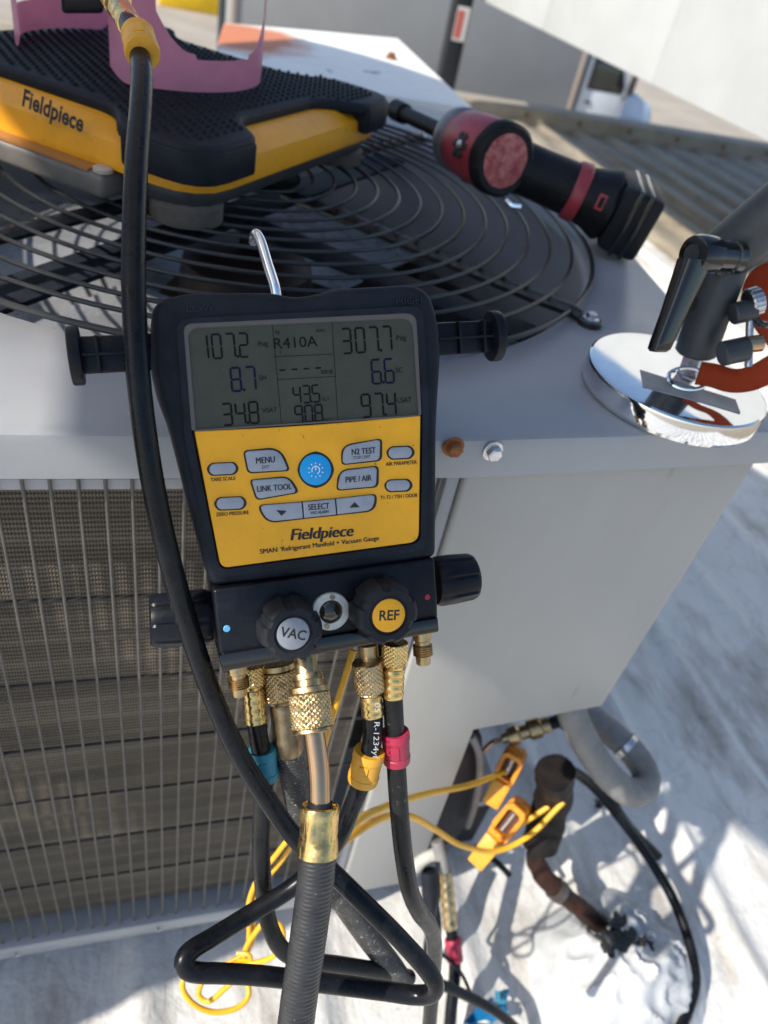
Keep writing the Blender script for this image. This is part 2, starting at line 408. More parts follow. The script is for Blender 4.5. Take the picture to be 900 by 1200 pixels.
def deck_h(x, y):
    p = x % 0.26; t = abs(p - 0.13) / 0.05
    return -0.004 + (0.028 * min(1, (1.6 - t) / 0.6) if t < 1.6 else 0.0) + noise.noise((x * 2, y * 1.1, 5)) * 0.005
struct('metal_deck', sheet(steps((2.36, 9.0, 260)), steps((-3, 5.3, 24)), deck_h),
       roof_material('dirty_deck', (0.22, 0.19, 0.145), (0.32, 0.28, 0.22), (0.15, 0.12, 0.085)))
bm = NB(); q = [bm.verts.new(p) for p in ((-600, -600, -3.54), (600, -600, -3.54), (600, 1500, -3.54), (-600, 1500, -3.54))]; bm.faces.new(q)
struct('street', bm, mat('street_concrete', (0.34, 0.30, 0.25), 0.85, var=0.12, vscale=0.6, bump=0.2, bscale=30), 0)
bm = abox(-9, 12, 18.9 - .9, 19.15 - .9, -3.56, -3.535); o = struct('road_marking', bm, mat('marking_paint', (0.72, 0.71, 0.68), 0.7, var=0.1, vscale=3), 0)
# low parapet along the far side of the roof
bm = abox(-5.2, 9.2, 5.30, 5.52, -3.5, 0.105, 0.015)
pw = tag(obj('parapet', bm, mat('parapet_plaster', (0.34, 0.30, 0.24), 0.8, col2=(0.24, 0.21, 0.165), vscale=3.5, bump=0.3, bscale=30)), 'low stained beige parapet along the far edge of the roof', 'parapet')
hexp = [(0.0, 0.012), (0.003, 0.012), (0.003, 0.008), (0.009, 0.008), (0.010, 0.006)]
for i in range(8):
    bm = NB(); lathe(bm, (2.55 + i * 0.42, 5.299, 0.065), (0, -1, 0), [(s * 1.6, r * 1.6) for s, r in hexp], 6); obj('bolt', bm, M['brassdark'], pw)

# ------------------------------------------------------------------ box truck parked beyond the roof
TG = -3.54
truck = thing('box_truck', 'grey box truck with a pale blue hood parked beyond the parapet', 'truck', (7, 19.5, TG))
tgrey = mat('truck_box_grey', (0.27, 0.275, 0.28), 0.5, var=0.05, vscale=1.5)
tcab = mat('truck_cab_paint', (0.52, 0.55, 0.60), 0.3, var=0.04, vscale=2, coat=0.3)
thood = mat('truck_hood_paint', (0.36, 0.47, 0.66), 0.25, coat=0.5)
tblk = mat('truck_black', (0.02, 0.02, 0.022), 0.6)
tgls = mat('truck_glass', (0.02, 0.025, 0.025), 0.06, coat=0.5)
tb = obj('cargo_box', abox(1.8, 10.25, 19.0, 21.4, TG + 1.1, TG + 3.95, 0.03), tgrey, truck)
for x in (1.83, 10.2):
    obj('corner_post', abox(x - .05, x + .06, 18.97, 19.05, TG + 1.05, TG + 3.97, 0.01), mat('post_alu', (0.50, 0.42, 0.36), 0.4, 0.4), tb)
obj('bottom_rail', abox(1.8, 10.3, 18.965, 19.02, TG + 1.02, TG + 1.18, 0.01), mat('rail_alu', (0.35, 0.35, 0.35), 0.4, 0.5), tb)
obj('chassis', abox(2, 12.6, 19.5, 20.9, TG + .6, TG + 1.0, 0.03), tblk, truck)
prof = [(10.45, 0.75), (10.45, 2.55), (10.6, 2.72), (11.35, 2.72), (11.5, 2.6), (11.78, 1.95), (11.8, 0.75)]
cabo = obj('cab', prism([(x, 19.1, TG + z) for x, z in prof], (0, -1, 0), 2.2, 0.06), tcab, truck)
wp = [(10.62, 1.85), (10.62, 2.45), (11.33, 2.45), (11.55, 1.95), (11.52, 1.85)]
wn = obj('side_window', prism([(x, 19.085, TG + z) for x, z in wp], (0, -1, 0), 0.05, 0.01), tgls, cabo)
obj('window_trim', prism([(x, 19.092, TG + z) for x, z in [(10.56, 1.8), (10.56, 2.5), (11.36, 2.5), (11.62, 1.95), (11.58, 1.8)]], (0, -1, 0), 0.03, 0.005), tblk, cabo)
obj('windscreen', prism([(11.53, 19.25, TG + 2.55), (11.53, 21.15, TG + 2.55), (11.8, 21.2, TG + 1.95), (11.8, 19.2, TG + 1.95)], V((1, 0, .45)).normalized(), 0.04, 0.01), tgls, cabo)
obj('door', prism([(x, 19.092, TG + z) for x, z in [(10.55, .85), (10.55, 1.76), (11.6, 1.76), (11.62, .85)]], (0, -1, 0), 0.03, 0.012), tcab, cabo)
obj('door_handle', abox(10.62, 10.8, 19.06, 19.1, TG + 1.5, TG + 1.55, .01), tblk, cabo)
hp = [(11.8, .8), (11.8, 1.9), (12.2, 1.84), (12.75, 1.62), (12.86, 1.45), (12.88, .8)]
hd = obj('hood', prism([(x, 19.35, TG + z) for x, z in hp], (0, -1, 0), 1.7, 0.10, 3), thood, truck)
bm = NB(); lathe(bm, (12.28, 19.0, TG + .55), (0, 1, 0), [(0, .3), (0, .64), (.1, .70), (.42, .72)], 32)
obj('fender', bm, tcab, truck)
obj('headlight', abox(12.8, 12.9, 19.4, 19.62, TG + 1.15, TG + 1.4, .03), mat('lamp_glass', (.7, .7, .7), .1), hd)
obj('bumper', abox(12.85, 13.05, 19.05, 21.3, TG + .5, TG + .85, .04), M['steel'], truck)
mr = obj('mirror', abox(11.62, 11.72, 18.78, 18.98, TG + 1.85, TG + 2.3, .03), tblk, cabo)
bm = NB(); tube(bm, [V((11.66, 18.9, TG + 1.85)), V((11.66, 19.1, TG + 1.7))], .02, 8); obj('mirror_arm', bm, tblk, cabo)
for x in (12.28, 4.2):
    bm = NB(); lathe(bm, (x, 19.02, TG + .5), (0, 1, 0), [(0, .3), (0, .44), (.04, .5), (.24, .5), (.28, .44), (.28, .2)], 32)
    wh = obj('wheel', bm, tblk, truck)
    bm = NB(); lathe(bm, (x, 19.01, TG + .5), (0, 1, 0), [(.05, .02), (.02, .1), (.06, .2), (.0, .28), (.04, .3)], 24); obj('rim', bm, M['steel'], wh)

# yellow painted block on the street, thin pole and black post
bm = prism([(x, 33.0, TG + z) for x, z in ((0.55, 0), (0.65, .95), (2.75, .95), (2.85, 0))], (0, -1, 0), 0.9, 0.05)
yb = tag(obj('concrete_barrier', bm, mat('barrier_yellow', (0.75, 0.47, 0.01), 0.6, var=0.12, vscale=2), origin=(1.7, 33, TG)), 'yellow painted concrete barrier on the street, far top left', 'barrier')
pole = thing('sign_pole', 'thin dark pole rising behind the scale beside the yellow barrier', 'pole', (0.36, 4.3, 0))
bm = NB(); tube(bm, [V((.36, 4.3, -.01)), V((.36, 4.3, 1.2))], .018, 14); obj('tube', bm, M['gunmetal'], pole)
bm = NB(); lathe(bm, (.36, 4.3, 0), ZA, [(0, .06), (.02, .06), (.025, .04), (.06, .03)], 20); obj('foot', bm, M['gunmetal'], pole)
# ------------------------------------------------------------------ long white duct on a steel stand, right of the condenser
dw = mat('white_duct_paint', (0.41, 0.42, 0.42), 0.5, var=0.05, vscale=3, bump=0.06, bscale=10)
dk = thing('rooftop_duct', 'large white sheet metal duct on black stand legs, top right corner', 'duct', (2.6, 3.2, 0))
dz0, dz1 = .66, 2.1
obj('casing', abox(2.0, 3.5, .9, 5.24, dz0, dz1, .01), dw, dk)
for i in range(4):
    y = 1.35 + i * 1.16
    obj('side_sheet', abox(1.994, 2.003, y - .577, y + .5815, dz0 + .004, dz1 - .02, .002), dw, dk)
for x, y in ((1.86, 5.18), (2.06, 1.1), (3.4, 1.1)):
    lg_ = obj('leg', abox(x - .055, x + .055, y - .05, y + .05, -.01, dz0 + .6 if x < 1.9 else dz0 + .002, .006), mat('post_black', (.012, .014, .019), .45, spec=.3), dk)
    obj('foot_plate', abox(x - .11, x + .11, y - .1, y + .1, -.005, .022, .003), M['gunmetal'], dk)
    if x < 1.9:
        obj('sticker', abox(x - .035, x + .045, y - .0525, y - .0505, .44, .62), mat('sticker_white', (.55, .53, .52), .5), lg_)
        obj('sticker_band', abox(x - .03, x + .015, y - .0545, y - .0530, .455, .60), mat('sticker_red', (.42, .10, .08), .5), lg_)
# ------------------------------------------------------------------ second condenser behind, white lid with rust
def rust_panel():
    mt = mat('peeling_white_lid', (0.80, 0.80, 0.77), 0.5, var=0.06, vscale=8, bump=0.15, bscale=40, speck=(0.20, 0.18, 0.14), sscale=16, samt=0.66)
    t = mt.node_tree; N = t.nodes; L = t.links; b = N['Principled BSDF']
    src = b.inputs['Base Color'].links[0].from_socket
    tc = N.new('ShaderNodeTexCoord'); ds = N.new('ShaderNodeVectorMath'); ds.operation = 'DISTANCE'
    nz = N.new('ShaderNodeTexNoise'); nz.inputs['Scale'].default_value = 7; nz.inputs['Detail'].default_value = 8; L.new(tc.outputs['Object'], nz.inputs['Vector'])
    L.new(tc.outputs['Object'], ds.inputs[0]); ds.inputs[1].default_value = (.17 - .15, 1.68 - 1.7, .80)
    ad = N.new('ShaderNodeMath'); ad.operation = 'MULTIPLY_ADD'; L.new(nz.outputs['Fac'], ad.inputs[0]); ad.inputs[1].default_value = .22; L.new(ds.outputs['Value'], ad.inputs[2])
    r = N.new('ShaderNodeValToRGB'); r.color_ramp.elements[0].position = .235; r.color_ramp.elements[1].position = .275
    r.color_ramp.elements[0].color = (.44, .13, .045, 1); r.color_ramp.elements[1].color = (0, 0, 0, 1); r.color_ramp.elements[1].color = (1, 1, 1, 1)
    fac = N.new('ShaderNodeMapRange'); fac.inputs[1].default_value = .23; fac.inputs[2].default_value = .30; fac.inputs[3].default_value = 1; fac.inputs[4].default_value = 0
    L.new(ad.outputs[0], fac.inputs[0])
    mx = N.new('ShaderNodeMix'); mx.data_type = 'RGBA'; L.new(fac.outputs[0], mx.inputs[0]); L.new(src, mx.inputs[6]); mx.inputs[7].default_value = (.50, .16, .06, 1)
    L.new(mx.outputs[2], b.inputs['Base Color']); N.remove(r)
    return mt
u2 = thing('condenser_unit', 'second condenser behind the scale with a peeling white lid rusted orange', 'condenser', (.15, 1.7, 0))
obj('lid', prism([(.10, 1.37, .80), (.555, 1.37, .80), (.585, 2.02, .80), (.155, 1.80, .80)], ZA, .03, .004), rust_panel(), u2)
obj('cabinet', abox(.18, .53, 1.39, 1.77, .06, .772, .01), M['paint'], u2)
obj('base_rail', abox(.17, .54, 1.38, 1.78, .0, .06, .004), M['dark'], u2)
bm = NB(); lathe(bm, (.49, 1.72, .80), ZA, [(0, .012), (.004, .012), (.004, .008), (.011, .008)], 6); obj('bolt', bm, M['rusty'], u2)

# ------------------------------------------------------------------ unseen boarded screen, added to shade the coil and leave a sun patch
ru = thing('added_shade_screen', 'grey boarded screen added out of view on the left to shade the coil', 'screen', (-1.0, .8, 0))
for y in (.125, .9, 1.68):
    obj('post', abox(-1.06, -1.016, y - .025, y + .025, -.01, 1.47, .004), M['gunmetal'], ru)
    obj('foot_plate', abox(-1.10, -.97, y - .06, y + .06, -.006, .02, .003), M['gunmetal'], ru)
for i in range(7):
    obj('board', abox(-1.015, -.995, .10, 1.72, .10 + i * .15, .10 + i * .15 + .149, .003), M['paint'], ru)
for i in range(2):  # set above an open gap that lets a sun patch onto the coil
    obj('board', abox(-1.015, -.995, .10, 1.72, 1.262 + i * .104, 1.262 + i * .104 + .103, .003), M['paint'], ru)
obj('end_plate', abox(-1.012, -.998, .101, .150, 1.1495, 1.2615), M['paint'], ru)  # closes the gap's near end so the sun patch stops short
# ================================================================== the condenser in front
TOPZ = 0.80
FY = 0.372                                            # plane of the coil guard
un = thing('condenser_unit', 'large grey condenser with fan guard on top, under the manifold gauge', 'condenser', (.1, .8, 0))
KX, KY = 0.205, 0.360                                 # the front bends here, panel to the right
ka = math.radians(4.4); kd = V((math.cos(ka), math.sin(ka), 0)); kn = V((math.sin(ka), -math.cos(ka), 0))
cx, cy, RG = 0.0993, 0.8245, 0.375
# top panel: sheet with a round opening
outl = [V((-.36, .3655, TOPZ)), V((KX, .3655, TOPZ)), V((.478, .384, TOPZ)), V((.535, .75, TOPZ)), V((.555, 1.31, TOPZ)), V((-.36, 1.31, TOPZ))]
bm = NB(); NS = 96
def hit(a):
    d = V((math.cos(a), math.sin(a))); best = None
    for i in range(len(outl)):
        p, q = outl[i].xy - V((cx, cy)), outl[(i + 1) % len(outl)].xy - V((cx, cy)); e = q - p
        den = d.x * e.y - d.y * e.x
        if abs(den) < 1e-9: continue
        t = (p.x * e.y - p.y * e.x) / den; s = (p.x * d.y - p.y * d.x) / den
        if t > 0 and -1e-6 <= s <= 1 + 1e-6 and (best is None or t < best): best = t
    return best
angs = sorted([2 * math.pi * k / NS for k in range(NS)] + [math.atan2(p.y - cy, p.x - cx) % (2 * math.pi) for p in outl])
rin = 0.368
rows = []
for a in angs:
    c, s = math.cos(a), math.sin(a); ro = hit(a)
    rows.append([bm.verts.new((cx + c * r, cy + s * r, TOPZ + z)) for r, z in ((rin, -.06), (rin, -.012), (rin + .002, -.004), (rin + .007, 0), (ro - .007, 0), (ro - .002, -.0025), (ro, -.008), (ro, -.032))])
for i in range(len(angs)):
    a, b = rows[i], rows[(i + 1) % len(angs)]
    for k in range(7): bm.faces.new((a[k], a[k + 1], b[k + 1], b[k]))
top = obj('top_panel', bm, M['paint'], un, 40)
def hexbolt(px, py, m, pl, n, r=.0062, parent=top, name='screw', tilt=0):
    bm = NB(); lathe(bm, V(pl), n, [(0, r * 1.35), (r * .22, r * 1.35), (r * .3, r)], 24)
    lathe(bm, V(pl) + V(n) * r * .25, n, [(0, r), (r * .8, r), (r * .95, r * .8)], 6); return obj(name, bm, m, parent, 25)
hexbolt(0, 0, M['rusty'], PY(531, 523, .3655), (0, -1, 0), .0055)
hexbolt(0, 0, M['steel'], PN(577, 528, V((KX, .3655, 0)), kn), kn, .0055)
# front coil and its rows of fins
co = obj('coil', abox(-.33, .185, .389, .425, .125, .765), M['coil'], un, 0)
obj('coil_side', abox(-.335, -.30, .43, 1.26, .125, .765), M['coil'], un, 0)
obj('coil_back', abox(-.295, .47, 1.23, 1.265, .125, .765), M['coil'], un, 0)
cg = obj('coil_guard', abox(-.345, .19, .374, .386, .752, .7715, .002), M['paint'], un)
bm = NB(); tube(bm, [V((0, FY, .768)), V((0, FY - .0008, .6)), V((0, FY + .0006, .4)), V((0, FY, .112))], .00115, 8)
w0 = obj('guard_wire', bm, M['wire'], cg)
wx = -.332; k = 0; w0.location.x = wx
while wx < .19:
    wx += .0154 + random.uniform(-.0006, .0006); k += 1
    if wx > .192: break
    dup(w0, cg, (wx - w0.location.x, random.uniform(-.0006, .0006), 0))
for py in (560, 704, 801, 877, 936, 989, 1034):
    z = PY(75, py, FY + .003).z
    bm = NB(); tube(bm, [V((-.335, FY + .0034, z)), V((-.1, FY + .003, z + .001)), V((.19, FY + .0034, z))], .0016, 8)
    obj('cross_rod', bm, M['rod'], cg)
# bottom rail
bm = abox(-.36, .20, .364, .43, .084, .112, .004); br = obj('base_rail', bm, M['paint'], un)
for p in ((.0, .364, .098), (-.15, .364, .098)):
    hexbolt(0, 0, M['steel'], p, (0, -1, 0), .003, br)
for x0 in (-.3, .14, .40):
    obj('foot_block', abox(x0, x0 + .06, .45 if x0 > .3 else .40, 1.2, -.01, .086 if x0 < .3 else .1, .004), M['dark'], un)
obj('base_pan', abox(-.34, .36, .43, 1.28, .088, .122, .004), M['paint'], un)
# service panel with a cut-away lower corner
po = V((KX, KY + .012, 0))
pp = lambda x, y: PN(x, y, po, kn)
pan = [(549, 548), (886, 538), (706, 828), (556, 856), (488, 1032), (398, 1050)]
P3 = [pp(*q) for q in pan]; P3[0].z = P3[1].z = .772
P3[1] = V((P3[2].x, P3[2].y, .772))
pn = obj('service_panel', prism(P3, kn, .022, .003, 3), M['panel'], un)
obj('panel_flange', prism([P3[0] - kd * .012 - kn * .004, P3[0] - kn * .004 - kd * .001, P3[5] - kn * .004 - kd * .001, P3[5] - kd * .012 - kn * .004], kn, .02, .002), M['paint'], pn)
# side and rear skins, inner back of the panel
SR = P3[1]
obj('side_panel', prism([V((SR.x - .003, SR.y + .012, .772)), V((.515, .74, .772)), V((.53, 1.28, .772)), V((.53, 1.28, .31)), V((.515, .74, .31)), V((SR.x - .003, SR.y + .012, P3[2].z))], V((1, -.1, 0)).normalized(), .012, .002), M['paint'], un)
obj('back_panel', abox(-.34, .52, 1.27, 1.285, .12, .772), M['paint'], un)
obj('left_panel', abox(-.352, -.338, .40, 1.28, .12, .772), M['paint'], un)
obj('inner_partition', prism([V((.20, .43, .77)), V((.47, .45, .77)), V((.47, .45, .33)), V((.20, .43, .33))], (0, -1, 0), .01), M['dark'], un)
# valve bracket: black plate in the cut-away corner
q = [(553, 856), (566, 866), (569, 900), (562, 935), (551, 962), (534, 985), (517, 997), (503, 1012), (486, 1024), (492, 998), (516, 940)]
vb = obj('valve_bracket', prism([PN(x, y, po + V((0, .03, 0)), kn) for x, y in q], kn, .03, .004), M['rubber'], un)
bm = NB(); tube(bm, spline([PN(x, y, po + V((0, .02, 0)), kn) for x, y in ((552, 862), (561, 882), (562, 912), (556, 945), (548, 968))], 6), .0045, 10); obj('bracket_lip', bm, M['conduit'], vb)
# fan shroud, motor and blades
bm = NB(); lathe(bm, (cx, cy, TOPZ), (0, 0, -1), [(.06, rin - .0005), (.12, rin - .006), (.17, rin + .02), (.17, rin + .024), (.12, rin - .002), (.06, rin + .004)], 72, cap=False)
obj('fan_shroud', bm, M['paint'], un)
bm = NB(); lathe(bm, (cx + .01, cy - .0, TOPZ - .27), ZA, [(0, .06), (.01, .075), (.15, .078), (.185, .072), (.2, .05), (.205, .012), (.24, .011), (.24, 0)], 40)
mo = obj('fan_motor', bm, M['motor'], un)
for k in range(4):
    a = math.radians(45 + 90 * k + 12)
    u = V((math.cos(a), math.sin(a), 0)); v = V((-u.y, u.x, 0)); bm = NB(); G = []
    for i in range(9):
        r = .075 + .275 * i / 8; row = []
        for j in range(7):
            s = (j / 6 - .5) * (.20 + .20 * i / 8)
            zz = -.12 - .16 * s + .05 * (s / .2) ** 2 * (-1)
            row.append(bm.verts.new(V((cx, cy, TOPZ + zz)) + u * (r - .25 * s * s) + v * (s + .06 * i / 8)))
        G.append(row)
    for i in range(8):
        for j in range(6): bm.faces.new((G[i][j], G[i + 1][j], G[i + 1][j + 1], G[i][j + 1]))
    bmesh.ops.solidify(bm, geom=bm.faces[:], thickness=.002)
    obj('fan_blade', bm, M['alu'], un)
obj('inside_floor', abox(-.29, .46, .44, 1.22, .1235, .135), M['paint'], un)
for sgn in (-1, 1):                                        # motor mount bars under the guard
    u = V((math.cos(math.radians(45 * sgn + 4)), math.sin(math.radians(45 * sgn + 4)), 0)); v = V((-u.y, u.x, 0))
    obj('motor_mount', box(V((cx, cy, TOPZ - .035 + .006 * sgn)), u, v, ZA, .73, .042, .005, .001), M['rubber'], un)
# fan guard: concentric wires on four arms
GZ = TOPZ + .012
gd = None
bm = NB(); lathe(bm, (cx, cy, GZ - .002), ZA, [(0, .055), (.001, .058), (.003, .058), (.004, .055)], 40); gd = obj('fan_guard', bm, M['guard'], un)
NRG = 14
for k in range(NRG):
    r = .070 + (RG - .070) * k / (NRG - 1)
    bm = NB(); n = 48 + 4 * k
    dz = .004 * (1 - (r / RG) ** 2) if k < NRG - 1 else -.004
    tube(bm, [V((cx + math.cos(2 * math.pi * i / n) * r, cy + math.sin(2 * math.pi * i / n) * r, GZ + dz + .0008 * math.sin(3 * 2 * math.pi * i / n + k))) for i in range(n)], .0019 if k < NRG - 1 else .0025, 8, closed=True)
    obj('ring', bm, M['guard'], gd)
for k in range(4):
    a = math.radians(-45 + 90 * k); u = V((math.cos(a), math.sin(a), 0)); v = V((-u.y, u.x, 0))
    c0 = V((cx, cy, 0))
    pts = [c0 + u * r + V((0, 0, z)) for r, z in ((.05, GZ - .006), (.2, GZ - .006), (.34, GZ - .007), (.366, GZ - .006), (.376, TOPZ + .006), (.384, TOPZ + .0045))]
    bm = NB(); tube(bm, spline(pts, 6), .0062, 10)
    ar = obj('arm', bm, M['guard'], gd)
    e = c0 + u * .394
    bm = NB(); lathe(bm, e + V((0, 0, TOPZ + .0005)), ZA, [(0, .0115), (.004, .0115), (.005, .0105)], 24); obj('eyelet', bm, M['guard'], gd)
    bm = NB(); lathe(bm, e + V((0, 0, TOPZ + .005)), ZA, [(0, .0075), (.0015, .0075), (.002, .005)], 20); lathe(bm, e + V((0, 0, TOPZ + .006)), ZA, [(0, .0048), (.0045, .0048), (.0055, .004)], 6); obj('screw', bm, M['steel'], gd, 25)

# ------------------------------------------------------------------ white umbrella held by the magnetic arm
UC = V((.48 - .866 * .893, .63, .96 + .866 * .45)) + V((-1.083, -.25, 1.0)) * .32; UA = V((.45, 0, .893)).normalized(); UE = V((.893, 0, -.45)).normalized(); UF = UA.cross(UE).normalized()
UR = 1.0; UH = .32; USEC = math.pi / 3
um = thing('umbrella', 'white umbrella overhead shading the condenser and gauge', 'umbrella', UC)
def upt(a, s):                                            # a: angle, s: 0 apex .. 1 rim; panels are straight between ribs
    loc = (a + USEC / 2) % (USEC) - USEC / 2
    rr = UR * math.cos(USEC / 2) / math.cos(loc)
    sag = 1 - .03 * (1 - (abs(loc) / (USEC / 2)) ** 2) * s
    return UC + (UE * math.cos(a) + UF * math.sin(a)) * (rr * math.sin(s * 1.35) / math.sin(1.35)) + UA * (UH * (math.cos(s * 1.35) - math.cos(1.35)) / (1 - math.cos(1.35))) * sag
for k in range(6):
    bm = NB(); a0 = USEC * k - USEC / 2; g = []
    for i in range(13): g.append([bm.verts.new(upt(a0 + USEC * j / 8 + (1e-5 if j == 0 else (-1e-5 if j == 8 else 0)), max(i / 12, .012))) for j in range(9)])
    for i in range(12):
        for j in range(8): bm.faces.new((g[i][j], g[i + 1][j], g[i + 1][j + 1], g[i][j + 1]))
    obj('canopy_panel', bm, M['fabric'], um, 60)
    bm = NB(); tube(bm, [upt(a0, max(i / 12, .01)) - UA * .004 for i in range(13)], .0024, 6); obj('rib', bm, M['steel'], um)
bm = NB(); tube(bm, [UC + UA * (UH + .05), UC - UA * .16], .006, 12); obj('shaft', bm, M['steel'], um)
bm = NB(); lathe(bm, UC - UA * .22, UA, [(0, .012), (.01, .016), (.1, .016), (.11, .012)], 16); obj('handle', bm, M['plastic'], um)
# ================================================================== digital manifold gauge
GAUGE = ((.0823, .31325, -.22456), (.99522, .06175, .07568), (-.09693, .52915, .84297), (.01201, -.84628, .5326))
GO, GX, GU, GW = [V(q) for q in GAUGE]
GO = GO + CAM
def G(px, py, wv=0.0): return PN(px, py, GO + GW * wv, GW)
def mpp(px, py): return (G(px + 1, py) - G(px - 1, py)).length / 2
ga = thing('digital_manifold_gauge', 'yellow and black digital manifold gauge with grey screen hanging in the foreground', 'gauge', G(385, 780, -.03))
body = roundp([(178, 352), (222, 343), (318, 342), (345, 348), (370, 345), (392, 338), (505, 332), (519, 400), (513, 500), (512, 654), (380, 672), (247, 688), (224, 600), (199, 502), (186, 470), (177, 430)],
              [26, 12, 12, 10, 10, 12, 30, 25, 20, 10, 5, 12, 20, 20, 15, 15], 5)
gb = obj('case', prism([G(x, y, 0.004) for x, y in body], GW, .040, .0055, 4), M['rubber'], ga, 50)
# raised inner rim round the screen and label
rim = roundp([(206, 374), (496, 358), (503, 480), (500, 645), (250, 678), (216, 510)], [16, 16, 10, 14, 14, 10], 5)
rin2 = roundp([(217, 381), (485, 369), (493, 487), (491, 634), (259, 665), (227, 505)], [10, 12, 1, 10, 10, 1], 5)
def ringband(po_, pi_, w0, w1, parent, name, m):
    bm = NB(); n = len(po_)
    A = [bm.verts.new(G(x, y, w0)) for x, y in po_]; B = [bm.verts.new(G(x, y, w1)) for x, y in po_]
    B2 = [bm.verts.new(G(*(V(q) + (V(p) - V(q)) * .25), w1)) for p, q in zip(po_, pi_)]
    C = [bm.verts.new(G(x, y, w0 - .0006)) for x, y in pi_]
    for r0, r1 in ((A, B), (B, B2), (B2, C)):
        for i in range(n): bm.faces.new((r0[i], r0[(i + 1) % n], r1[(i + 1) % n], r1[i]))
    return obj(name, bm, m, parent, 60)
ringband(rim, rin2, .0035, .0062, gb, 'face_rim', M['rubber'])
lcdp = roundp([(217, 382), (485, 370), (493, 488), (228, 506)], [12, 14, 1, 1], 5)
scr = obj('screen', prism([G(x, y, .0048) for x, y in lcdp], GW, .004), M['lcd'], ga)
ringband(roundp([(214, 378), (488, 366), (494, 486), (224, 504)], [13, 15, 1, 1], 5), roundp([(221, 386), (482, 374), (489.5, 489), (231, 506)], [12, 14, 1, 1], 5), .0048, .0058, scr, 'screen_frame', M['lcdframe'])
top_e = [(228 + (493 - 228) * i / 12, 505.5 + (487.0 - 505.5) * i / 12 + 2.2 * math.sin(math.pi * i / 12)) for i in range(13)]
labp = top_e + roundp([(493, 487), (491, 635), (259, 666), (228, 505)], [0, 12, 10, 0], 5)[1:-1]
lab = obj('face_label', prism([G(x, y, .0060) for x, y in labp], GW, .004, .0004, 1), M['label'], ga)
# --- print on the screen: seven-segment numbers and small words
SEGS = {'0': 'abcdef', '1': 'bc', '2': 'abged', '3': 'abgcd', '4': 'fgbc', '5': 'afgcd', '6': 'afgedc', '7': 'abc', '8': 'abcdefg', '9': 'abcfgd', '-': 'g'}
WS = .00510
def seg7(bm, s, px, py, wpx, hpx, ang, gap=.28, th=.23, slant=.0):
    """string of digits; (px,py) left centre; sizes in photo pixels on the screen plane"""
    k = mpp(px, py); o = G(px, py, WS)
    ex = (G(px + 20 * math.cos(ang), py - 20 * math.sin(ang), WS) - o).normalized(); ey = GW.cross(ex)
    W, H = wpx * k, hpx * k; t = W * th; x = 0.0
    def bar(x0, y0, x1, y1):
        u = V((x1 - x0, y1 - y0)); l = u.length; u /= l; n = V((-u.y, u.x)) * t * .5
        p = V((x0, y0)) + u * t * .12; q = V((x1, y1)) - u * t * .12; e = u * t * .45
        ps = [p, p + e + n, q - e + n, q, q - e - n, p + e - n]
        bm.faces.new([bm.verts.new(o + ex * (a.x + slant * a.y) + ey * a.y) for a in ps])
    for ch in s:
        if ch == '.':
            bx = x - W * gap * .5
            bm.faces.new([bm.verts.new(o + ex * (bx + a) + ey * (-H / 2 + b)) for a, b in ((-t * .6, -t * .2), (t * .6, -t * .2), (t * .6, t), (-t * .6, t))]); continue
        if ch == ' ': x += W * (1 + gap); continue
        c = {'a': (0, H / 2, W, H / 2), 'g': (0, 0, W, 0), 'd': (0, -H / 2, W, -H / 2), 'f': (0, 0, 0, H / 2), 'b': (W, 0, W, H / 2), 'e': (0, -H / 2, 0, 0), 'c': (W, -H / 2, W, 0)}
        for g_ in SEGS[ch]:
            x0, y0, x1, y1 = c[g_]; bar(x + x0, y0, x + x1, y1)
        x += W * (1 + gap)
def gtext(bm, s, px, py, hpx, ang=0.06, wv=.0, bold=0.0, shear=0, sx=1.0):
    o = G(px, py, wv); ex = (G(px + 20 * math.cos(ang), py - 20 * math.sin(ang), wv) - o).normalized(); ey = GW.cross(ex)
    h = hpx * mpp(px, py)
    if bold > 0:                                     # heavier strokes: the word set twice, a hair apart
        for k in (-1, 1): text_bm(s, o + ex * (k * h * bold * 1.6) + GW * (.00003 * k), ex, ey, h, 0.0, bm=bm, shear=shear, sx=sx)
        return bm
    return text_bm(s, o, ex, ey, h, 0.0, bm=bm, shear=shear, sx=sx)
bm = NB()
bm.free()
for a in (('107.2', 233, 407, 10.2, 28, .05, .56), ('307.7', 401, 400, 10.2, 27, .06, .56), ('34.8', 261, 486, 10.4, 25, .07, .50), ('97.4', 424, 476, 9.8, 25, .08, .52), ('43.5', 344, 463, 8, 19, .07, .38), ('908', 346, 486, 8.4, 19, .07, .38)):
    bm = NB(); seg7(bm, *a); nb = obj('screen_number', bm, M['seg'], scr, 0)
for s, x, y, h, b, k in (('R410A', 346, 402, 12, .0, 1.1), ('- - - -', 352, 431, 12, .03, 1.35)):
    bm = NB(); gtext(bm, s, x, y, h, .06, WS, b, 0, k); obj('screen_word', bm, M['seg'], scr, 0)
for s, x, y, h in (('Psig', 308, 403, 6.5), ('Psig', 470, 396, 6.5), ('VSAT', 316, 481, 6.5), ('LSAT', 474, 469, 6.5), ('SLT', 382, 468, 4.5), ('VLT', 384, 492, 4.5), ('00OB', 383, 436, 5), ('kg', 325, 389, 4.5), ('micr.', 376, 387, 5), ('F', 329, 413, 4), ('SC', 468, 434, 6.5), ('SH', 308, 443, 6.5)):
    bm = NB(); gtext(bm, s, x, y, h * .86, .06, WS, .0, 0, .95); obj('screen_word', bm, M['seg'], scr, 0)
